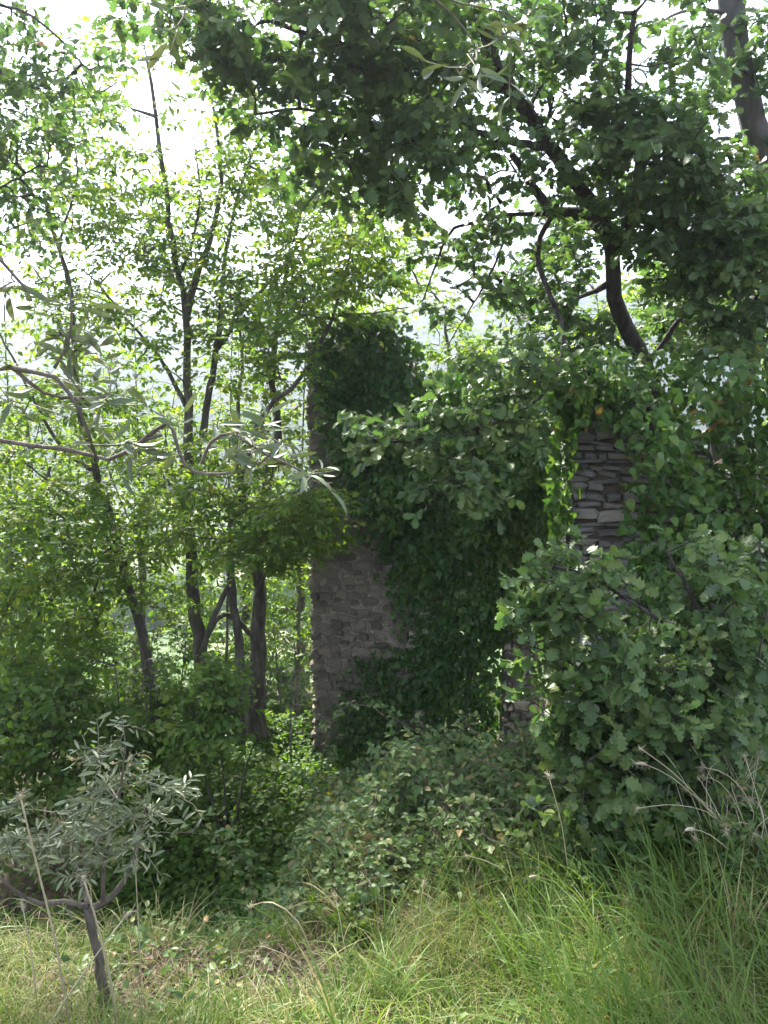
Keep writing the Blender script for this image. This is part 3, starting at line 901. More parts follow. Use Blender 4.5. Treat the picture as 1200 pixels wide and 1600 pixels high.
def ptop(t):
    z0 = P(930, 600, PD)[2]
    return z0 - .1 + .1 * np.sin(t * 25) + .05 * np.sin(t * 60) - .5 * smooth(.35, .6, t)


build_wall(pier_root, pA[:2], pB[:2], ptop, -2.0, .6, (M['slate'], M['earth']), .028, .1, .07, .27, covered=lambda px, py: (px > 1000) | (py > 1000), seed=8, gap=.012, proud=.07)

# ------------------------------------------------------------------ ivy
def inside_poly(px, py, poly):
    poly = np.array(poly, float); n = len(poly)
    res = np.zeros(len(px), bool)
    j = n - 1
    for i in range(n):
        xi, yi = poly[i]; xj, yj = poly[j]
        c = ((yi > py) != (yj > py)) & (px < (xj - xi) * (py - yi) / (yj - yi + 1e-9) + xi)
        res ^= c
        j = i
    return res


def ivy(name, label, cat, base, poly, dfun, n, leaf, shape, lsize, bulge, stems, bark, feather=14, down=.7, minpx=10, thr=-2.0, nf=2.6, group=None, bulge_f=1.5, swell=None):
    root = empty(name, base, label, cat, group)
    poly = np.array(poly, float)
    lo, hi = poly.min(0), poly.max(0)
    px = rng.uniform(lo[0], hi[0], n * 4); py = rng.uniform(lo[1], hi[1], n * 4)
    qx = px + rng.normal(0, feather, n * 4); qy = py + rng.normal(0, feather, n * 4)
    ok = inside_poly(qx, qy, poly)
    px, py = px[ok], py[ok]
    w = P(px, py, dfun(px))
    lump = noise3(w, bulge_f) * .55 + noise3(w, 4.3) * .45 + noise3(w + 7, 9.0) * .2
    keep = lump > thr
    px, py, lump, w = px[keep][:n], py[keep][:n], lump[keep][:n], w[keep][:n]
    m = len(px)
    # distance from the mass's edge is not tracked: bulge by lumps, leaves mostly in the outer shell
    b = bulge[0] + (bulge[1] - bulge[0]) * np.clip(.45 + .6 * lump, 0, 1.15)
    if swell is not None: b = b * swell(px, py)
    dd = dfun(px) - b * rng.uniform(.15, 1, m) ** .6
    pos = P(px, py, dd)
    d = np.array([0, -.55, -down]) + rng.normal(0, .62, (m, 3))
    nr = np.array([-.1, -.6, .9]) + rng.normal(0, .55, (m, 3))
    var = np.clip(.35 + .25 * noise3(pos, 5) + rng.uniform(-.35, .5, m), 0, 1)
    mbst = MB()
    for st in stems:
        q = catmull(np.array([P(x, y, float(dfun(np.array([x]))[0]) - .04) for x, y in st]), .12)
        q += rng.normal(0, .012, q.shape)
        MB().tube(q, np.linspace(.022, .006, len(q)), 6, wob=.1).build('vine_stem', bark, root)
    # side runners between leaves and wall
    k = rng.integers(0, m, min(900, m // 8))
    S0 = P(px[k], py[k] + 20, dfun(px[k]) - .03); S1 = pos[k]
    thin_shoots(mbst, S0, S1, .0025)
    mbst.build('runners', bark, root, kind='stuff')
    put_leaves(root, shape, leaf, pos, d, nr, lsize * rng.uniform(.4, 1.35, m), var, minpx=minpx, seen_bias=None)
    return root


def wall_d(px):
    return np.interp(px, [490, 850], [WD0, WD1])


ivy('ivy', 'dense dark ivy hanging over the right half of the tall rubble wall', 'ivy', (wA[0] + 1.3, wA[1] - .3, -2.1),
    [(488, 545), (500, 515), (540, 500), (600, 490), (635, 520), (650, 590), (700, 600), (790, 600), (870, 640), (880, 760), (862, 860), (838, 950), (800, 990), (775, 1010), (770, 1140), (740, 1185), (660, 1170), (640, 1090), (650, 990), (628, 930), (600, 850), (560, 790), (525, 700), (512, 640), (494, 600)],
    wall_d, 15000, M['ivy'], 'ivy', .08, (.06, 1.05), [[(640, 1180), (650, 1000), (610, 800), (580, 640), (570, 540)], [(720, 1190), (735, 1000), (700, 820), (690, 650)], [(790, 1150), (800, 950), (790, 800), (830, 680)]], M['elm_bark'], thr=-1.3, swell=lambda px, py: np.interp(py, [480, 640, 760, 900, 1000, 1180], [.55, .9, 1.15, 1.0, .5, .35]))
ivy('ivy', 'thin low ivy creeping up the foot of the tall rubble wall', 'ivy', (wA[0] + .6, wA[1] - .15, -2.2),
    [(560, 1080), (600, 1010), (650, 1010), (690, 1100), (700, 1200), (530, 1200), (520, 1160)], wall_d, 1500, M['ivy'], 'ivy', .06, (.05, .2),
    [[(600, 1200), (610, 1100), (640, 1020)]], M['elm_bark'], thr=-.5, feather=22)


def pier_d(px):
    return np.interp(px, [890, 1260], [PD, 6.0])


ivy('creeper', 'pale green heart-leaved creeper smothering the right side of the slab wall', 'creeper', (pA[0] + 1.0, pA[1] - .2, -1.3),
    [(880, 600), (905, 545), (975, 560), (1060, 555), (1140, 570), (1260, 530), (1260, 1330), (1120, 1330), (1040, 1250), (1000, 1080), (990, 900), (985, 800), (1000, 720), (960, 650), (900, 650)],
    lambda px: pier_d(px) - .02, 6800, M['creeper'], 'heart', .072, (.05, 1.1), [[(1080, 1330), (1060, 1000), (1020, 750), (1000, 600)], [(1170, 1330), (1150, 1000), (1110, 700), (1130, 560)], [(1020, 1250), (1010, 950), (1005, 800)]], M['oak_bark'], thr=-.72, down=.4)
ivy('creeper', 'loose creeper sprigs hanging over the bare stones at the left end of the slab wall', 'creeper', (pA[0] + .1, pA[1] - .15, -1.3),
    [(868, 570), (950, 600), (930, 640), (892, 670), (882, 860), (864, 900), (856, 780)], lambda px: pier_d(px) - .05, 520, M['creeper'], 'heart', .075, (.03, .22),
    [[(885, 900), (890, 760), (905, 620)]], M['oak_bark'], thr=-.4, feather=10)

# ------------------------------------------------------------------ oaks on the right
OK = dict(leaf=M['oak'], bark=M['oak_bark'], flat=.6, droop=.35, shape='oak', shoots=4, leaves=6, slen=.2, lsize=.085, tipbias=.8, rt=.004, shootr=.0016, wob=.1, lo='ovate')
tree('oak_tree', 'dark crooked oak rising behind the stone pier and forking low', 'tree', [
    (rooted(1075, 7.2, (1062, 900, 7.2), (1040, 680, 7.2), (1014, 580, 7.1), (985, 520, 7.0), (962, 460, 6.9), (958, 400, 6.8), (935, 330, 6.6), (885, 270, 6.4), (850, 220, 6.2), (795, 140, 5.8), (760, 60, 5.5), (740, -40, 5.3)), .13, .035),
    (line((955, 440, 6.9), (930, 455, 6.8), (905, 465, 6.7), (880, 480, 6.6)), .03, .01),
    (line((945, 360, 6.75), (900, 335, 6.7), (860, 330, 6.6), (830, 285, 6.5), (800, 240, 6.4)), .06, .025),
    (line((860, 335, 6.6), (800, 335, 6.6), (730, 350, 6.6), (700, 370, 6.6), (660, 470, 6.6)), .02, .006),
    (line((800, 140, 5.8), (700, 110, 5.5), (600, 90, 5.3), (500, 60, 5.1), (420, 30, 5.0)), .04, .012),
    (line((850, 230, 6.2), (760, 210, 5.9), (660, 170, 5.6), (560, 180, 5.5), (470, 170, 5.4), (400, 180, 5.3)), .03, .007),
    (line((960, 400, 6.8), (985, 330, 6.5), (1000, 240, 6.2), (980, 140, 5.9), (990, 20, 5.6)), .05, .015),
    (line((1012, 570, 7.0), (1060, 500, 6.9), (1085, 430, 6.7), (1120, 380, 6.6)), .03, .01),
    (line((870, 320, 6.5), (840, 400, 6.4), (880, 520, 6.2), (860, 600, 6.0), (800, 650, 5.8), (700, 680, 5.6), (620, 690, 5.5)), .026, .007),
    (line((800, 335, 6.6), (770, 420, 6.5), (700, 540, 6.4)), .012, .004)],
    [(560, 270, 5.6, 90, 70, .5, 22, -.8), (570, 50, 5.1, 240, 100, .8, 156, -.9), (300, 40, 5.0, 110, 70, .5, 30, -.7), (760, 90, 6.3, 190, 150, .8, 123, -.9), (600, 210, 5.4, 170, 100, .6, 96, -.8), (440, 120, 5.2, 110, 90, .5, 33, -.6), (960, 120, 5.6, 150, 160, .8, 87, -.8), (980, 270, 6.3, 150, 90, .6, 103, -.9),
     (720, 290, 6.3, 140, 80, .6, 34, -.5), (760, 430, 6.4, 130, 80, .5, 26, -.4), (1100, 370, 6.3, 90, 100, .6, 77, -.7), (850, 460, 6.9, 70, 90, .5, 27, -.6), (690, 670, 5.6, 160, 45, .4, 44, -.6), (820, 600, 5.9, 110, 80, .5, 38, -.5), (900, 400, 7.6, 100, 110, .5, 45, -.6), (1050, 480, 7.6, 110, 80, .5, 45, -.5), (900, 540, 7.0, 90, 60, .4, 29, -.6), (740, 750, 5.6, 100, 40, .4, 14, -.4)], **OK)
tree('oak_tree', 'pale smooth-trunked oak leaning in along the right edge', 'tree', [
    (rooted(1130, 7.2, (1126, 760, 7.1), (1140, 650, 7.0), (1180, 520, 6.9), (1205, 380, 6.8), (1192, 240, 6.6), (1165, 150, 6.5), (1148, 70, 6.4), (1135, -30, 6.3), (1120, -150, 6.2)), .12, .085),
    (line((1138, 20, 6.35), (1085, 15, 6.2), (1040, 30, 6.1), (1010, 60, 6.0)), .018, .005),
    (line((1185, 230, 6.6), (1130, 215, 6.4), (1100, 230, 6.3), (1050, 250, 6.2)), .02, .006),
    (line((1200, 420, 6.8), (1225, 300, 6.6), (1240, 180, 6.5)), .04, .012),
    (line((1150, 640, 7.0), (1180, 560, 6.6), (1220, 500, 6.3)), .03, .01)],
    [(1090, 330, 6.2, 120, 80, .5, 75, -.7), (1205, 90, 6.3, 50, 120, .5, 25, -.4), (1030, 200, 6.0, 90, 90, .4, 42, -.6), (1160, 430, 6.4, 90, 80, .5, 75, -.7), (1160, 540, 6.2, 80, 60, .4, 32, -.6)], **{**OK, 'bark': M['pale_bark'], 'twigbark': M['oak_bark']})
tree('oak_sapling', 'bushy grey-green oak sapling spreading in front of the stone pier', 'tree', [
    (rooted(1150, 4.15, (1140, 1200, 4.1), (1120, 1050, 4.05), (1080, 930, 4.0), (1040, 860, 3.95)), .035, .008),
    (line((1140, 1180, 4.1), (1080, 1080, 3.9), (960, 1070, 3.8), (880, 1030, 3.8), (830, 1010, 3.8)), .014, .004),
    (line((1110, 1020, 4.05), (1000, 950, 3.9), (920, 900, 3.8), (850, 880, 3.75)), .012, .004),
    (line((1145, 1230, 4.1), (1040, 1190, 3.8), (940, 1200, 3.7), (880, 1220, 3.7)), .014, .004),
    (line((1145, 1200, 4.1), (1180, 1050, 3.9), (1200, 950, 3.9)), .012, .004)],
    [(890, 910, 3.8, 90, 60, .3, 36, -.6), (920, 1070, 3.75, 120, 110, .35, 86, -.8), (1040, 1090, 3.85, 120, 130, .4, 100, -.8), (950, 1220, 3.7, 140, 90, .35, 93, -.8), (1120, 1210, 3.9, 90, 90, .4, 34, -.4), (1130, 960, 4.0, 70, 90, .4, 20, -.4), (1125, 900, 4.2, 90, 110, .3, 26, -.3), (1150, 1080, 4.0, 60, 120, .3, 22, -.6), (835, 1000, 3.75, 35, 90, .2, 15, -.8)], **{**OK, 'lsize': .082, 'slen': .13, 'leaves': 6, 'shoots': 3, 'tipbias': 2.0, 'lvar': .6, 'flat': .5})
# small-leaved branches entering at the top left belong to an oak standing outside the picture
tree('oak_tree', 'oak whose small-leaved branches reach in at the top left corner', 'tree', [
    (np.vstack([G(-420, 5.6, .1)[None], line((-400, 900, 5.6), (-330, 500, 5.6), (-250, 150, 5.6), (-200, -200, 5.5))]), .14, .05),
    (line((-290, 320, 5.6), (-120, 200, 5.5), (0, 130, 5.4), (90, 110, 5.3)), .02, .005),
    (line((-330, 500, 5.6), (-150, 380, 5.5), (-10, 300, 5.4), (60, 260, 5.4)), .02, .005),
    (line((-230, 60, 5.6), (-80, 10, 5.4), (40, 20, 5.2), (140, 110, 5.2)), .02, .005)],
    [(10, 60, 5.3, 70, 100, .5, 34, -.7), (20, 220, 5.4, 90, 90, .5, 42, -.7), (120, 120, 5.3, 90, 50, .4, 18, -.4), (-150, 150, 5.5, 120, 160, .6, 60, -.5), (20, 350, 5.4, 70, 60, .4, 16, -.3)], **{**OK, 'lsize': .06})

# ------------------------------------------------------------------ hollow shrubs
SHR = dict(leaf=M['hazel'], bark=M['elm_bark'], flat=.9, droop=.25, shape='ovate', lsize=.075, slen=.22, shoots=4, leaves=6, limb_from=.2, group='shrubs in the hollow under the elms')


def shrub(px, d, label, stems, crowns, **kw):
    b = G(px, d, .05)
    limbs = [(np.vstack([(b + np.array([rng.uniform(-.08, .08), rng.uniform(-.08, .08), 0]))[None] if i else b[None], line(*st)]), .022, .005) for i, st in enumerate(stems)]
    tree('shrub', label, 'shrub', limbs, crowns, limb_names=['stem'] * len(stems), **{**SHR, **kw})


shrub(355, 6.6, 'bright-leaved shrub in front of the dark elm trunks, right of the young olive', [[(350, 1220, 6.6), (340, 1130, 6.6)], [(380, 1220, 6.5), (400, 1150, 6.4)], [(330, 1250, 6.6), (310, 1180, 6.5)]], [(360, 1160, 6.5, 75, 70, .4, 75, -.4), (330, 1080, 6.7, 60, 50, .4, 40, -.2), (390, 1230, 6.4, 50, 50, .3, 25, -.3)])
shrub(60, 6.8, 'dark shrub at the left edge behind the young olive', [[(50, 1200, 6.8), (40, 1080, 6.8)], [(90, 1180, 6.7), (120, 1080, 6.7)], [(20, 1230, 6.8), (-10, 1120, 6.8)]], [(50, 1130, 6.7, 110, 90, .6, 150, -.5), (130, 1200, 6.6, 70, 70, .5, 60, -.4), (20, 1250, 6.4, 80, 60, .5, 60, -.4)])
shrub(190, 7.4, 'dark shrub behind the top of the young olive', [[(190, 1150, 7.4), (180, 1040, 7.4)], [(220, 1150, 7.4), (240, 1050, 7.4)]], [(190, 1080, 7.3, 100, 90, .6, 110, -.3), (270, 1120, 7.3, 60, 70, .5, 50, -.2)])
shrub(470, 9.6, 'sparse shrub in the shade left of the wall foot', [[(465, 1100, 9.6), (460, 1000, 9.6)], [(440, 1100, 9.6), (430, 1020, 9.6)]], [(455, 1040, 9.6, 40, 90, .4, 45, .0), (420, 1130, 9.3, 50, 50, .4, 40, .0)])

for px, d, lab, cr in ((235, 7.6, 'leafless grey thicket of dead twigs among the elm trunks', [(240, 1000, 7.6, 70, 90, .4, 60, -2)]),
                       (455, 8.3, 'leafless brown tangle of dead twigs by the left edge of the rubble wall', [(450, 1060, 8.3, 40, 100, .3, 50, -2)]),
                       (1165, 4.6, 'tangle of bare dark twigs under the oak sapling at the right edge', [(1150, 1240, 4.5, 70, 70, .25, 45, -2)])):
    b = G(px, d, .05)
    tree('dead_bush', lab, 'dead bush', [(np.vstack([b[None], line((px, cr[0][1] + 40, d), (px + 10, cr[0][1] - 40, d))]), .012, .003)], cr, M['hazel'], M['pale_bark'] if px < 1000 else M['cane'], limb_names=['stem'], shoots=6, leaves=2, slen=.2, bare_twigs=True, rt=.0025, limb_from=.0, jit=.2)

# ------------------------------------------------------------------ olives
OLV = dict(leaf=M['olive'], bark=M['olive_bark'], twigbark=M['olive_twig'], flat=.15, droop=.05, shape='lance', lo='lance', shoots=4, leaves=7, slen=.12, lsize=.05, rt=.0022, shootr=.0012, lvar=.6)
tree('young_olive', 'young silvery olive tree with a thin dark trunk in the left foreground', 'tree', [
    (rooted(168, 2.62, (160, 1540, 2.65), (148, 1470, 2.65), (138, 1418, 2.65), sink=.05), .017, .0165),
    (line((138, 1418, 2.65), (100, 1408, 2.65), (60, 1412, 2.62), (20, 1390, 2.58), (-20, 1350, 2.58)), .014, .004),
    (line((140, 1420, 2.65), (180, 1395, 2.65), (205, 1350, 2.65), (222, 1290, 2.65), (235, 1240, 2.65)), .014, .004),
    (line((138, 1415, 2.65), (125, 1370, 2.73), (100, 1320, 2.73), (85, 1270, 2.73)), .011, .003),
    (line((160, 1408, 2.65), (165, 1340, 2.58), (185, 1250, 2.58), (195, 1170, 2.58), (190, 1120, 2.58)), .010, .002)],
    [(190, 1170, 2.58, 45, 60, .1, 6, -2), (200, 1260, 2.62, 95, 80, .22, 20, -.9), (110, 1320, 2.65, 110, 60, .25, 19, -.9), (30, 1310, 2.58, 60, 70, .2, 9, -.8), (265, 1240, 2.62, 40, 50, .12, 4, -2)], wob=.2, limb_from=.4, **{**OLV, 'lsize': .048, 'slen': .1})
tree('olive_tree', 'olive tree just outside the picture, its grey-leaved boughs reaching in at the left and overhead', 'tree', [
    (np.array([[-2.2, 1.0, .75], [-2.15, 1.05, 1.4], [-2.0, 1.1, 2.1], [-1.8, 1.15, 2.9], [-1.55, 1.2, 3.8]]), .11, .05),
    (np.vstack([np.array([[-2.05, 1.08, 1.9], [-1.5, 1.2, 2.3]]), line((-120, 672, 1.35), (0, 690, 1.3), (100, 703, 1.3), (170, 716, 1.3), (215, 695, 1.3), (255, 680, 1.3))]), .010, .0028),
    (np.vstack([np.array([[-1.9, 1.12, 2.5]]), line((-200, 610, 1.35), (-60, 580, 1.3), (20, 575, 1.28), (85, 590, 1.26), (125, 640, 1.25), (150, 720, 1.25))]), .012, .0025),
    (line((20, 575, 1.28), (70, 615, 1.28), (120, 622, 1.28), (170, 620, 1.28)), .0035, .0018),
    (line((215, 695, 1.3), (260, 660, 1.3), (275, 690, 1.3), (290, 728, 1.3), (320, 740, 1.3), (370, 738, 1.3), (410, 720, 1.3), (440, 690, 1.3)), .004, .0016),
    (line((315, 725, 1.3), (330, 690, 1.3), (360, 677, 1.3), (385, 690, 1.3), (425, 715, 1.3), (470, 735, 1.3), (490, 752, 1.3), (520, 755, 1.3)), .003, .0014),
    (line((85, 575, 1.26), (105, 540, 1.26), (112, 490, 1.26), (108, 450, 1.26)), .003, .0013),
    (np.vstack([np.array([[-1.85, 1.15, 2.8]]), line((-120, 420, 1.25), (-30, 395, 1.2), (20, 430, 1.2), (50, 470, 1.2))]), .010, .002),
    (np.vstack([np.array([[-1.55, 1.2, 3.7], [-.9, 1.0, 3.9]]), line((420, -160, 1.1), (560, -70, 1.1), (650, -20, 1.1), (705, 20, 1.1), (745, 75, 1.1))]), .009, .0008),
    (line((650, -20, 1.1), (720, 5, 1.1), (790, 20, 1.1), (830, 45, 1.1)), .0014, .0007),
    (np.vstack([np.array([[-.9, 1.0, 3.9]]), line((300, -120, 1.1), (380, -40, 1.1), (440, 10, 1.1)), ]), .010, .002)],
    [(100, 500, 1.26, 50, 60, .06, 4, -2), (135, 600, 1.27, 70, 45, .06, 10, -2), (165, 710, 1.28, 60, 50, .06, 4, -2), (15, 420, 1.22, 40, 60, .06, 5, -2), (400, 690, 1.3, 65, 35, .05, 12, -2), (485, 740, 1.3, 30, 12, .03, 2, -2), (10, 640, 1.3, 40, 30, .06, 3, -2), (285, 690, 1.3, 40, 30, .05, 3, -2),
     (790, 30, 1.1, 60, 30, .05, 3, -2), (740, 90, 1.1, 30, 30, .05, 2, -2), (230, 0, 1.1, 60, 25, .06, 3, -2), (-200, 560, 1.4, 120, 150, .2, 20, -2)], wob=.08, limb_from=.3, **{**OLV, 'leaf': M['olive_near'], 'slen': .06, 'shoots': 2, 'leaves': 4, 'lsize': .042, 'shootr': .0009, 'rt': .0013, 'bow': .05})

# ------------------------------------------------------------------ brambles and undergrowth
def bramble(px, d, label, ncane, rad, hgt, leafmat=None, lsize=.05, group='brambles between the grass and the ruin', extra=()):
    b = G(px, d, .03)
    root = empty('bramble', b, label, 'bramble', group)
    LP, LD, LN = [], [], []
    canes = []
    for k in range(ncane):
        az = rng.uniform(0, 6.28); rr = rad * rng.uniform(.5, 1.15); hh = hgt * rng.uniform(.6, 1.15)
        e = b + np.array([math.cos(az) * rr, math.sin(az) * rr, 0])
        e[2] = float(ground_z(e[0], e[1])) + hh * rng.uniform(.05, .75)
        top = (b + e) / 2; top[2] = max(b[2], e[2]) + hh * .75
        u = np.linspace(0, 1, 12)[:, None]
        canes.append((1 - u) ** 2 * b + 2 * u * (1 - u) * top + u ** 2 * e)
    canes += [catmull(np.vstack([b[None], line(*ex)]), .1) for ex in extra]
    thin = MB()
    for k, pts in enumerate(canes):
        pts = pts + np.vstack([np.zeros((1, 3)), rng.normal(0, .012, (len(pts) - 1, 3))])
        mb = MB().tube(pts, np.linspace(.0045, .002, len(pts)), 5)
        mb.build('cane', M['cane'], root)
        L = np.linalg.norm(np.diff(pts, axis=0), axis=1).sum()
        m = int(L / .028)
        t = rng.uniform(.12, 1, m) * (len(pts) - 1); i0 = np.minimum(t.astype(int), len(pts) - 2)
        o = pts[i0] + (pts[i0 + 1] - pts[i0]) * (t - i0)[:, None]
        sd = unit(rng.normal(0, 1, (m, 3)) * [1, 1, .5] + [0, -.1, .25])
        e = o + sd * rng.uniform(.04, .12, (m, 1))
        thin_shoots(thin, o, e, .0012)
        side = unit(np.cross(sd, [0, 0, 1.0]))
        for q, sg in ((1.0, 0), (.5, 1), (.5, -1)):
            LP.append(e); LD.append(sd * q + side * sg * .9 + rng.normal(0, .15, (m, 3)) - [0, 0, .15]); LN.append(np.array([0, -.15, 1]) + rng.normal(0, .4, (m, 3)))
    thin.build('leaf_stalks', M['cane'], root, kind='stuff')
    LP, LD, LN = map(np.concatenate, (LP, LD, LN))
    n = len(LP)
    put_leaves(root, 'ovate', leafmat or M['bramble'], LP, LD, LN, lsize * rng.uniform(.6, 1.2, n), rng.uniform(0, 1, n), minpx=10, nparts=200)


bramble(590, 4.5, 'bramble thicket in the centre, under the yellow flowers', 18, .7, .65)
bramble(660, 3.8, 'low bramble at the grass edge in front of the central thicket', 16, .5, .35)
bramble(860, 3.65, 'low bramble at the grass edge under the tall drooped stalk', 14, .4, .3)
bramble(540, 3.75, 'low bramble at the grass edge above the straw arches', 12, .45, .3)
bramble(470, 4.3, 'bramble at the hollow edge, left of the central thicket', 14, .5, .4)
bramble(720, 4.3, 'bramble thicket right of centre, left of the oak sapling', 18, .65, .6)
bramble(680, 6.2, 'leafy bramble heap at the foot of the ivy curtain', 20, .9, .8)
bramble(540, 6.4, 'bramble at the foot of the bare stone face, one pale arching cane towards the ivy', 14, .7, .6, extra=[[(505, 1200, 6.2), (530, 1110, 6.0), (580, 1105, 5.8), (640, 1140, 5.6), (700, 1165, 5.5)]])
bramble(640, 5.3, 'bramble heap between the central thicket and the ivy curtain', 18, .8, .7)
bramble(850, 4.2, 'bramble thicket below the left side of the oak sapling', 16, .55, .55)
bramble(1000, 3.9, 'bramble thicket under the middle of the oak sapling', 12, .45, .4)
bramble(400, 4.6, 'bramble in the hollow right of the young olive with one long arching cane', 10, .45, .35, extra=[[(400, 1400, 4.6), (380, 1340, 4.5), (330, 1300, 4.4), (270, 1305, 4.3)]])
bramble(320, 4.2, 'low bramble just right of the young olive trunk', 10, .45, .25)
bramble(60, 4.4, 'bramble behind the left limb of the young olive', 12, .55, .35)
bramble(1180, 3.5, 'bramble at the right edge among the dry stems', 12, .4, .45)
bramble(1380, 6.4, 'bramble heap outside the right edge beside the slab wall', 14, .9, .8)
bramble(800, 5.6, 'bramble heap between the ivy curtain and the stone pier', 16, .7, .85)

# low leafy ground cover in the hollow
n = 60000
gy_ = 3.6 + 12 * rng.uniform(0, 1, n) ** 1.7
gx_ = rng.uniform(-.62, .5, n) * (gy_ + 1.5)
gy_[:14000] = rng.uniform(3.6, 6.2, 14000); gx_[:14000] = rng.uniform(-2.3, .1, 14000)
gy_[14000:30000] = rng.uniform(5.2, 9.2, 16000); gx_[14000:30000] = rng.uniform(-2.6, -.2, 16000)
g0 = np.stack([gx_, gy_, ground_z(gx_, gy_)], 1)
amp = .12 + .5 * np.clip(noise3(g0 * [1, 1, 0], 1.7) * .5 + .45, 0, 1) * smooth(3.6, 5.5, gy_)
g0[:, 2] += amp * rng.uniform(.1, 1, n)
und = empty('undergrowth', (0, 6, float(ground_z(0, 6))), 'low leafy undergrowth covering the shaded hollow', 'undergrowth', kind='stuff')
put_leaves(und, 'ovate', M['hazel'], g0, rng.normal(0, 1, (n, 3)) * [1, 1, .3], np.array([0, -.2, 1]) + rng.normal(0, .4, (n, 3)), (.045 + .004 * gy_) * rng.uniform(.5, 1.3, n), rng.uniform(0, .8, n), nparts=0, mass='ground_cover')
# thickets closing the view between the trunks
for px, d, lab in ((40, 10.0, 'dense thicket at the left edge behind the leaning elm'), (150, 10.5, 'dense thicket behind the foot of the left-leaning elm'), (255, 10.2, 'dense thicket between the leaning elm and the V-forked elm'), (350, 10.8, 'dense thicket between the two main elm trunks'), (440, 10.6, 'brownish thicket in the shade left of the bare stone face')):
    shrub(px, d, lab, [[(px, 1120, d), (px - 10, 1000, d)], [(px + 20, 1120, d), (px + 35, 1010, d - .2)], [(px - 25, 1120, d), (px - 45, 1020, d - .1)]], [(px, 1040, d, 75, 100, .6, 85, -.6), (px, 1150, d - .4, 75, 50, .5, 40, -.6)], lsize=.085)

# ------------------------------------------------------------------ grass
def blades(roots, dirs, length, width, bend, var, segs=4):
    """bent tapering strips"""
    n = len(roots)
    t = np.linspace(0, 1, segs + 1)
    hd = unit(dirs * [1, 1, 0] + 1e-6)
    side = np.stack([-hd[:, 1], hd[:, 0], np.zeros(n)], 1)
    side = unit(side + rng.normal(0, .35, (n, 3)))
    ang = bend[:, None] * t[None, :]                      # angle from vertical grows along the blade
    a0 = rng.uniform(0, .25, n)[:, None]
    ang = ang + a0
    dl = length[:, None] / segs
    dx = np.sin(ang) * dl; dz = np.cos(ang) * dl
    hx = np.concatenate([np.zeros((n, 1)), np.cumsum(dx[:, 1:], 1)], 1); hz = np.concatenate([np.zeros((n, 1)), np.cumsum(dz[:, 1:], 1)], 1)
    c = roots[:, None, :] + hd[:, None, :] * hx[..., None] + np.array([0, 0, 1.0]) * hz[..., None]
    w = width[:, None] * (1 - t[None, :] ** 1.6) * .5
    w[:, -1] = 0.0002
    l = c - side[:, None] * w[..., None]; r_ = c + side[:, None] * w[..., None]
    V = np.stack([l, r_], 2).reshape(n, -1, 3)
    k = np.arange(segs)[:, None] * 2
    f = np.concatenate([k, k + 1, k + 3, k + 2], 1)
    m = 2 * (segs + 1)
    return V.reshape(-1, 3), (f[None] + m * np.arange(n)[:, None, None]).reshape(-1, 4), np.repeat(var, m)


def bare(x, y):
    return np.clip(1.0 * np.exp(-(((x + .5) / .42) ** 2 + ((y - 2.95) / .36) ** 2)), 0, 1)


gmb = MB()
# tussocks
nc = 1500
cx = rng.uniform(-2.7, 3.0, nc); cy = rng.uniform(1.9, 4.6, nc)
edge = 3.1 + .35 * smooth(-.2, 1.2, cx) + .12 * np.sin(cx * 5)
ok = (rng.uniform(0, 1, nc) > bare(cx, cy) * .95) & (rng.uniform(0, 1, nc) > smooth(edge - .3, edge + .5, cy) * .93)
cx, cy = cx[ok], cy[ok]
tall = np.clip(.5 + .35 * np.sin(cx * 2.1 + 1.3) * np.sin(cy * 2.7) + .35 * smooth(.3, 1.5, cx), .15, 1.2)
for lo_, hi_ in ((0, len(cx)),):
    m = 26
    rx = np.repeat(cx, m) + rng.normal(0, .045, len(cx) * m); ry = np.repeat(cy, m) + rng.normal(0, .045, len(cx) * m)
    n = len(rx)
    caz = np.repeat(rng.uniform(0, 6.28, len(cx)), m)
    az = np.where(rng.uniform(0, 1, n) < .55, caz + rng.normal(0, .5, n), rng.uniform(0, 6.28, n))
    ln = np.repeat(.1 + .26 * tall, m) * rng.uniform(.5, 1.25, n)
    dry = np.repeat(np.clip(.46 + .25 * np.sin(cx * 1.3 + cy * 2.2) + rng.normal(0, .2, len(cx)) - .12 * smooth(.8, 1.8, cx), .05, .95), m)
    V, f, vv = blades(np.stack([rx, ry, ground_z(rx, ry) - .01], 1), np.stack([np.cos(az), np.sin(az), 0 * az], 1), ln, rng.uniform(.003, .008, n), rng.uniform(.4, 2.4, n), np.clip(dry + rng.normal(0, .2, n), .01, .99))
    gmb.add(V, f, vv)
# matted thatch
n = 9000
rx = rng.uniform(-2.7, 3.0, n); ry = rng.uniform(1.9, 3.5, n); kp = rng.uniform(0, 1, n) > bare(rx, ry) * .8; rx, ry = rx[kp], ry[kp]; n = len(rx); az = rng.uniform(0, 6.28, n)
V, f, vv = blades(np.stack([rx, ry, ground_z(rx, ry) + rng.uniform(0, .05, n)], 1), np.stack([np.cos(az), np.sin(az), 0 * az], 1), rng.uniform(.12, .3, n), rng.uniform(.002, .004, n), rng.uniform(1.3, 2.0, n), np.clip(rng.normal(.8, .15, n), .02, .99), 3)
gmb.add(V, f, vv)
# lush broad blades bottom right
n = 2600
rx = rng.uniform(.55, 2.6, n); ry = rng.uniform(1.9, 3.5, n); az = rng.normal(2.6, 1.1, n)
V, f, vv = blades(np.stack([rx, ry, ground_z(rx, ry)], 1), np.stack([np.cos(az), np.sin(az), 0 * az], 1), rng.uniform(.25, .6, n), rng.uniform(.005, .013, n), rng.uniform(.5, 1.9, n), np.clip(rng.normal(.22, .15, n), .01, .7))
gmb.add(V, f, vv)
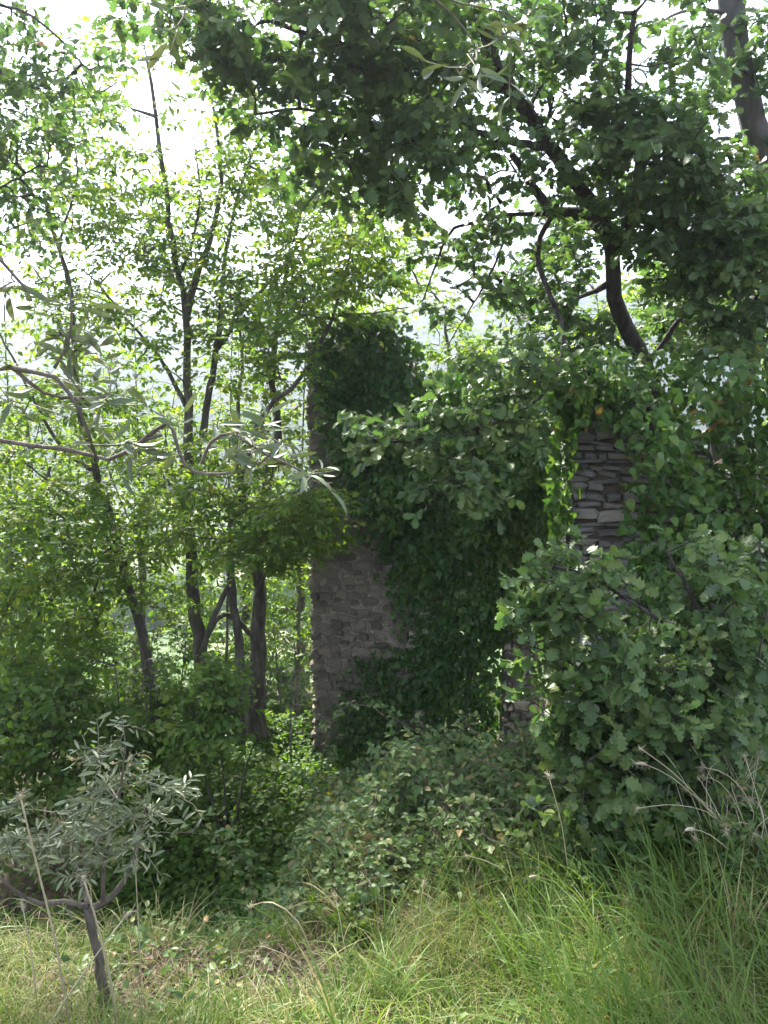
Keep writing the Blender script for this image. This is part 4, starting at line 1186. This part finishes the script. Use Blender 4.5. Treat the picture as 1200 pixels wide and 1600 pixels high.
# tall thin grass among the near brambles
nt = 60
tx = rng.uniform(-.4, 1.4, nt); ty = rng.uniform(3.3, 4.3, nt)
m = 22
rx = np.repeat(tx, m) + rng.normal(0, .06, nt * m); ry = np.repeat(ty, m) + rng.normal(0, .06, nt * m); n = nt * m
az = rng.uniform(0, 6.28, n)
V, f, vv = blades(np.stack([rx, ry, ground_z(rx, ry)], 1), np.stack([np.cos(az), np.sin(az), 0 * az], 1), rng.uniform(.2, .5, n), rng.uniform(.0025, .005, n), rng.uniform(.3, 1.6, n), np.clip(np.repeat(rng.uniform(.3, .95, nt), m) + rng.normal(0, .12, n), .02, .99), 5)
gmb.add(V, f, vv)
# long arching straw and green blades
nt = 42
tx = rng.uniform(-.4, 2.1, nt); ty = rng.uniform(2.2, 3.7, nt); tx[::4] -= 1.6
m = 12
rx = np.repeat(tx, m) + rng.normal(0, .03, nt * m); ry = np.repeat(ty, m) + rng.normal(0, .03, nt * m); n = nt * m
az = np.repeat(rng.uniform(0, 6.28, nt), m) + rng.normal(0, .7, n)
V, f, vv = blades(np.stack([rx, ry, ground_z(rx, ry)], 1), np.stack([np.cos(az), np.sin(az), 0 * az], 1), rng.uniform(.3, .55, n), rng.uniform(.005, .011, n), rng.uniform(.8, 2.2, n), np.clip(np.repeat(rng.choice([.2, .45, .85, .95], nt), m) + rng.normal(0, .08, n), .02, .99), 7)
gmb.add(V, f, vv)
go = gmb.build('grass', M['grass'], kind='stuff')
go['label'] = 'long mixed green and straw grass across the foreground bank'; go['category'] = 'grass'

# small broad-leaved weeds low in the grass
n = 5200
rx = rng.uniform(-2.6, 2.9, n); ry = rng.uniform(2.0, 3.7, n)
kp = noise3(np.stack([rx, ry, 0 * rx], 1), 2.6) > .1
rx, ry = rx[kp], ry[kp]; n = len(rx)
ww = empty('low_weeds', (0, 2.8, .05), 'small broad-leaved weeds scattered low in the grass', 'weeds', kind='stuff')
put_leaves(ww, 'ovate', M['bramble'], np.stack([rx, ry, ground_z(rx, ry) + rng.uniform(.02, .2, n)], 1), rng.normal(0, 1, (n, 3)) * [1, 1, .4], np.array([0, -.25, 1]) + rng.normal(0, .35, (n, 3)), rng.uniform(.015, .045, n), rng.uniform(0, 1, n), nparts=0, mass='weed_leaves')

# dead leaves and litter on the bare patch
n = 2600
rx = rng.normal(-.5, .45, n); ry = rng.normal(2.9, .38, n)
lit = MB()
for k in range(4):
    tv, tf = SH['ovate'][k]
    sel = np.arange(n) % 4 == k
    pos = np.stack([rx[sel], ry[sel], ground_z(rx[sel], ry[sel]) + rng.uniform(.005, .035, sel.sum())], 1)
    Bm = basis(rng.normal(0, 1, (sel.sum(), 3)) * [1, 1, .25], np.array([0, 0, 1]) + rng.normal(0, .4, (sel.sum(), 3)))
    V = pos[:, None] + np.einsum('nij,vj->nvi', Bm, tv) * rng.uniform(.012, .034, (sel.sum(), 1, 1))
    lit.add(V.reshape(-1, 3), (tf[None] + len(tv) * np.arange(sel.sum())[:, None, None]).reshape(-1, 3), np.repeat(rng.uniform(.01, .99, sel.sum()), len(tv)))
lo_ = lit.build('leaf_litter', M['dead_leaf'], kind='stuff')
lo_['label'] = 'brown dead leaves littering the bare patch in the grass'; lo_['category'] = 'leaf litter'

# ------------------------------------------------------------------ dry stalks
def stalk(label, base, pts, r=.0022, head=.06, headr=.004, blade=True):
    r *= 1.25; headr *= 1.15
    b = G(*base, .01)
    q = catmull(np.vstack([b[None], line(*pts)]), .06)
    root = empty('dry_stalk', b, label, 'grass stalk', 'tall dry grass stalks standing over the grass')
    MB().tube(q, np.linspace(r, r * .6, len(q)), 5, var=rng.uniform(.1, .9)).build('stem', M['straw'], root)
    e = q[-1]; d = unit(q[-1] - q[-2])
    u = np.linspace(0, 1, 7)
    hp = e + d * (u * head)[:, None] + np.array([0, 0, -.25 * head]) * (u ** 2)[:, None]
    mb = MB().tube(hp, headr * np.array([.3, .8, 1, 1, .85, .6, .15]), 6, var=rng.uniform(.1, .9), wob=.15)
    m = 26                                                    # awns and spikelets
    i = rng.integers(0, 6, m)
    thin_shoots(mb, hp[i], hp[i] + unit(d + rng.normal(0, .6, (m, 3))) * headr * 2.6, .0006)
    mb.build('seed_head', M['straw'], root)


stalk('tall straight straw stalk left of the young olive, leaning left', (112, 2.4), [(88, 1480, 2.35), (57, 1350, 2.3), (33, 1250, 2.25)], .0038, .03, .005)
stalk('straw stalk crossing in front of the young olive trunk', (186, 2.35), [(174, 1540, 2.3), (152, 1445, 2.25), (131, 1375, 2.2)], .0042, .025, .005)
stalk('thin upright stalk with a narrow head right of the young olive trunk', (224, 2.45), [(220, 1520, 2.45), (216, 1440, 2.45), (212, 1362, 2.45)], .0024, .06, .004)
stalk('stalk slanting up to the right across the young olive trunk', (70, 2.35), [(85, 1590, 2.35), (145, 1500, 2.35), (192, 1437, 2.35)], .0026, .06, .0055)
stalk('tall pale stalk with a drooped tip in front of the oak sapling', (900, 3.4), [(893, 1400, 3.4), (878, 1290, 3.35), (858, 1215, 3.3)], .0028, .035, .005)
stalk('arching stalk curving up to the left, right of the central thicket', (838, 3.4), [(815, 1400, 3.4), (780, 1355, 3.35), (735, 1338, 3.3)], .0024, .03, .0035)
stalk('short arching stalk with a fat pale head beside the tall drooped one', (925, 3.4), [(905, 1410, 3.4), (870, 1380, 3.35), (840, 1370, 3.3)], .0018, .06, .006)
stalk('broad straw arch bending over the bare leaf patch', (505, 3.0), [(495, 1510, 3.0), (465, 1440, 2.95), (425, 1410, 2.9), (395, 1415, 2.9)], .0035, .02, .003)
stalk('second straw arch just below the broad one by the leaf patch', (520, 2.9), [(500, 1545, 2.9), (460, 1500, 2.85), (415, 1480, 2.8)], .0025, .03, .003)
stalk('upright straw stalk right of the straw arches', (538, 2.9), [(540, 1500, 2.9), (532, 1440, 2.9), (524, 1405, 2.85)], .002, .05, .0035)
stalk('slim upright stalk standing alone in the middle of the grass', (655, 3.1), [(653, 1470, 3.1), (657, 1420, 3.1), (661, 1385, 3.1)], .002, .03, .003)
stalk('dry stalk slanting right over the dead leaves', (365, 2.75), [(370, 1570, 2.75), (385, 1530, 2.7), (397, 1500, 2.7)], .0022, .03, .003)
stalk('stalk slanting left beside the dead leaves', (345, 2.8), [(335, 1560, 2.8), (325, 1510, 2.8), (317, 1485, 2.8)], .002, .03, .003)
stalk('far-left stalk rising from the bottom left corner', (60, 2.4), [(55, 1540, 2.4), (45, 1470, 2.4), (37, 1425, 2.4)], .0026, .06, .005)
stalk('long dry stem reaching up-left from the dry clump, topmost of its three', (1170, 3.4), [(1130, 1290, 3.35), (1060, 1215, 3.3), (1005, 1172, 3.25)], .0022, .03, .004)
stalk('long dry stem with a fat head, middle of the three from the dry clump', (1160, 3.4), [(1110, 1270, 3.35), (1050, 1215, 3.3), (1010, 1195, 3.25)], .0022, .07, .007)
stalk('level dry stem pointing left from the dry clump, lowest of the three', (1165, 3.3), [(1120, 1280, 3.3), (1060, 1258, 3.25), (1000, 1262, 3.2)], .0016, .02, .005)
stalk('stem with a plump catkin-like head left of the dry clump', (1180, 3.2), [(1150, 1340, 3.2), (1110, 1305, 3.15), (1085, 1296, 3.1)], .0022, .07, .008)
stalk('dry stem rising steeply at the right edge', (1215, 3.3), [(1205, 1330, 3.3), (1185, 1250, 3.25), (1165, 1185, 3.2)], .0022, .03, .003)
stalk('dry stem arching off the right edge', (1150, 3.3), [(1160, 1350, 3.3), (1185, 1290, 3.2), (1215, 1270, 3.15)], .002, .03, .003)

# dry tangle at the right edge: fine bare stems with fluffy heads
b = G(1150, 3.4)
dc = empty('dry_clump', b, 'tangled clump of dry grey stems with small pale seed tufts at the right edge', 'dry plant')
for k in range(64):
    az = rng.normal(2.2, 1.4); ln = rng.uniform(.3, .65)
    s = b + np.array([rng.uniform(-.16, .3), rng.uniform(-.15, .25), 0]); s[2] = float(ground_z(s[0], s[1]))
    u = np.linspace(0, 1, 8)[:, None]
    e = s + np.array([math.cos(az) * ln * .6, math.sin(az) * ln * .3, ln * rng.uniform(.5, 1.1)])
    mid = (s + e) / 2 + np.array([0, 0, ln * .2]) + rng.normal(0, .09, 3)
    q = (1 - u) ** 2 * s + 2 * u * (1 - u) * mid + u ** 2 * e
    MB().tube(q, np.linspace(.0022, .0012, 8), 4, var=rng.uniform(0, 1)).build('stem', M['straw'], dc)
    if k % 2 == 0:
        mb = MB(); m = 22
        thin_shoots(mb, np.repeat(e[None], m, 0), e + unit(rng.normal(0, 1, (m, 3)) + [0, 0, .6]) * rng.uniform(.008, .02, (m, 1)), .0011)
        mb.build('seed_tuft', M['straw'], dc)

# yellow-flowered weed above the central thicket
b = G(560, 4.9)
wd = empty('flowering_weed', b, 'upright green weed with small yellow flower spikes in the central thicket', 'wild plant')
LP, LD, LN = [], [], []
for (x0, y0, x1, y1) in ((555, 1300, 515, 1240), (560, 1300, 552, 1255), (565, 1310, 590, 1240), (550, 1320, 535, 1275), (580, 1310, 612, 1250)):
    q = catmull(np.vstack([b[None], line((x0, y0, 4.85), ((x0 + x1) / 2 + 3, (y0 + y1) / 2, 4.8), (x1, y1, 4.8))]), .05)
    MB().tube(q, np.linspace(.003, .0015, len(q)), 5).build('stem', M['hazel'], wd)
    m = 34
    i = rng.integers(len(q) // 3, len(q), m)
    LP.append(q[i]); LD.append(rng.normal(0, .7, (m, 3)) + [0, 0, .5]); LN.append(np.array([0, -.5, .7]) + rng.normal(0, .3, (m, 3)))
    if x1 < 580:
        for t in range(7):
            p = q[-1 - min(t // 2, len(q) - 2)] + rng.normal(0, .012, 3)
            mb = MB()
            tv, tf = SH['simple'][1]
            for a in range(5):
                Bm = basis(np.array([[math.cos(a * 1.256), -.35, math.sin(a * 1.256)]]), np.array([[0, -1.0, .3]]))[0]
                mb.add(p + (tv * .013) @ Bm.T, tf, rng.uniform(.05, .95))
            mb.build('flower', M['petal'], wd)
put_leaves(wd, 'lance', M['bramble'], np.concatenate(LP), np.concatenate(LD), np.concatenate(LN), .06 * rng.uniform(.6, 1.2, 170), rng.uniform(.3, .8, 170), lo='lance')

# leafy weeds at the edge of the grass
for lab, px, d, hgt, mt in (('bright green leafy weed below the oak sapling, left of the dry clump', 1040, 3.4, .4, 'grass'), ('yellowish weed with reddish leaves under the oak sapling', 985, 3.3, .32, 'bramble'),
                            ('pale green weed at the foot of the tall drooped stalk', 905, 3.4, .3, 'bramble'), ('small leafy weed in the grass at the far right', 1120, 3.2, .3, 'bramble'), ('green weed right of the bare leaf patch', 545, 3.3, .28, 'hazel'), ('leafy weed at the grass edge below the central thicket', 700, 3.5, .32, 'bramble')):
    b = G(px, d)
    w = empty('leafy_weed', b, lab, 'wild plant', 'leafy weeds at the edge of the grass')
    LP, LD, LN = [], [], []
    for k in range(6):
        e = b + np.array([rng.normal(0, .09), rng.normal(0, .06), hgt * rng.uniform(.6, 1.1)])
        u = np.linspace(0, 1, 8)[:, None]
        q = b + (e - b) * u + np.array([0, 0, .06]) * u * (1 - u)
        MB().tube(q, np.linspace(.0028, .0012, 8), 5).build('stem', M['hazel'], w)
        i = rng.uniform(.15, 1, 26) * 7; i0 = np.minimum(i.astype(int), 6)
        LP.append(q[i0] + (q[i0 + 1] - q[i0]) * (i - i0)[:, None]); LD.append(rng.normal(0, .8, (26, 3)) + [0, 0, .5]); LN.append(np.array([0, -.4, .8]) + rng.normal(0, .35, (26, 3)))
    LP, LD, LN = map(np.concatenate, (LP, LD, LN))
    put_leaves(w, 'lance' if mt != 'hazel' else 'ovate', M['hazel'] if mt == 'grass' else M[mt], LP, LD, LN, (.075 if mt != 'hazel' else .045) * rng.uniform(.5, 1.2, len(LP)), rng.uniform(.4, .999, len(LP)), lo='lance')

# white blossom umbels near the right edge
for lab, (x, y, d) in (('small cluster of creamy white blossoms at the right edge by the creeper', (1188, 858, 4.2)), ('tiny creamy blossom sprig at the right edge, below the larger one', (1186, 1100, 4.0))):
    b = P(x + 30, y + 60, d + .1)
    rt_ = empty('blossom_sprig', b, lab, 'blossom')
    q = catmull(np.vstack([b[None], line((x + 12, y + 20, d), (x, y, d))]), .03)
    MB().tube(q, .0015, 5).build('stem', M['cane'], rt_)
    for t in range(16 if y < 900 else 6):
        p = q[-1] + rng.normal(0, .025, 3) * [1, .6, .6]
        mb = MB(); tv, tf = SH['simple'][1]
        for a in range(5):
            Bm = basis(np.array([[math.cos(a * 1.256), -.35, math.sin(a * 1.256)]]), np.array([[0, -1.0, .3]]))[0]
            mb.add(p + (tv * .008) @ Bm.T, tf, .4)
        mb.build('flower', M['white_petal'], rt_)

# ------------------------------------------------------------------ haze
hz, nd, ln_ = new_mat('haze_air')
ho = nd.new('ShaderNodeOutputMaterial'); hv = nd.new('ShaderNodeVolumePrincipled')
hv.inputs['Color'].default_value = (.74, .82, 1.0, 1)
hv.inputs['Density'].default_value = 0.0010
hv.inputs['Anisotropy'].default_value = 0.55
ln_.new(hv.outputs[0], ho.inputs['Volume'])
x0, x1, y0, y1, z0, z1 = -920, 920, -420, 920, -60, 112
hb = MB()
hb.add([(x, y, z) for x in (x0, x1) for y in (y0, y1) for z in (z0, z1)], [[0, 1, 3, 2], [4, 6, 7, 5], [0, 4, 5, 1], [2, 3, 7, 6], [0, 2, 6, 4], [1, 5, 7, 3]])
hb.build('haze', hz, kind='stuff', smooth_shade=False)
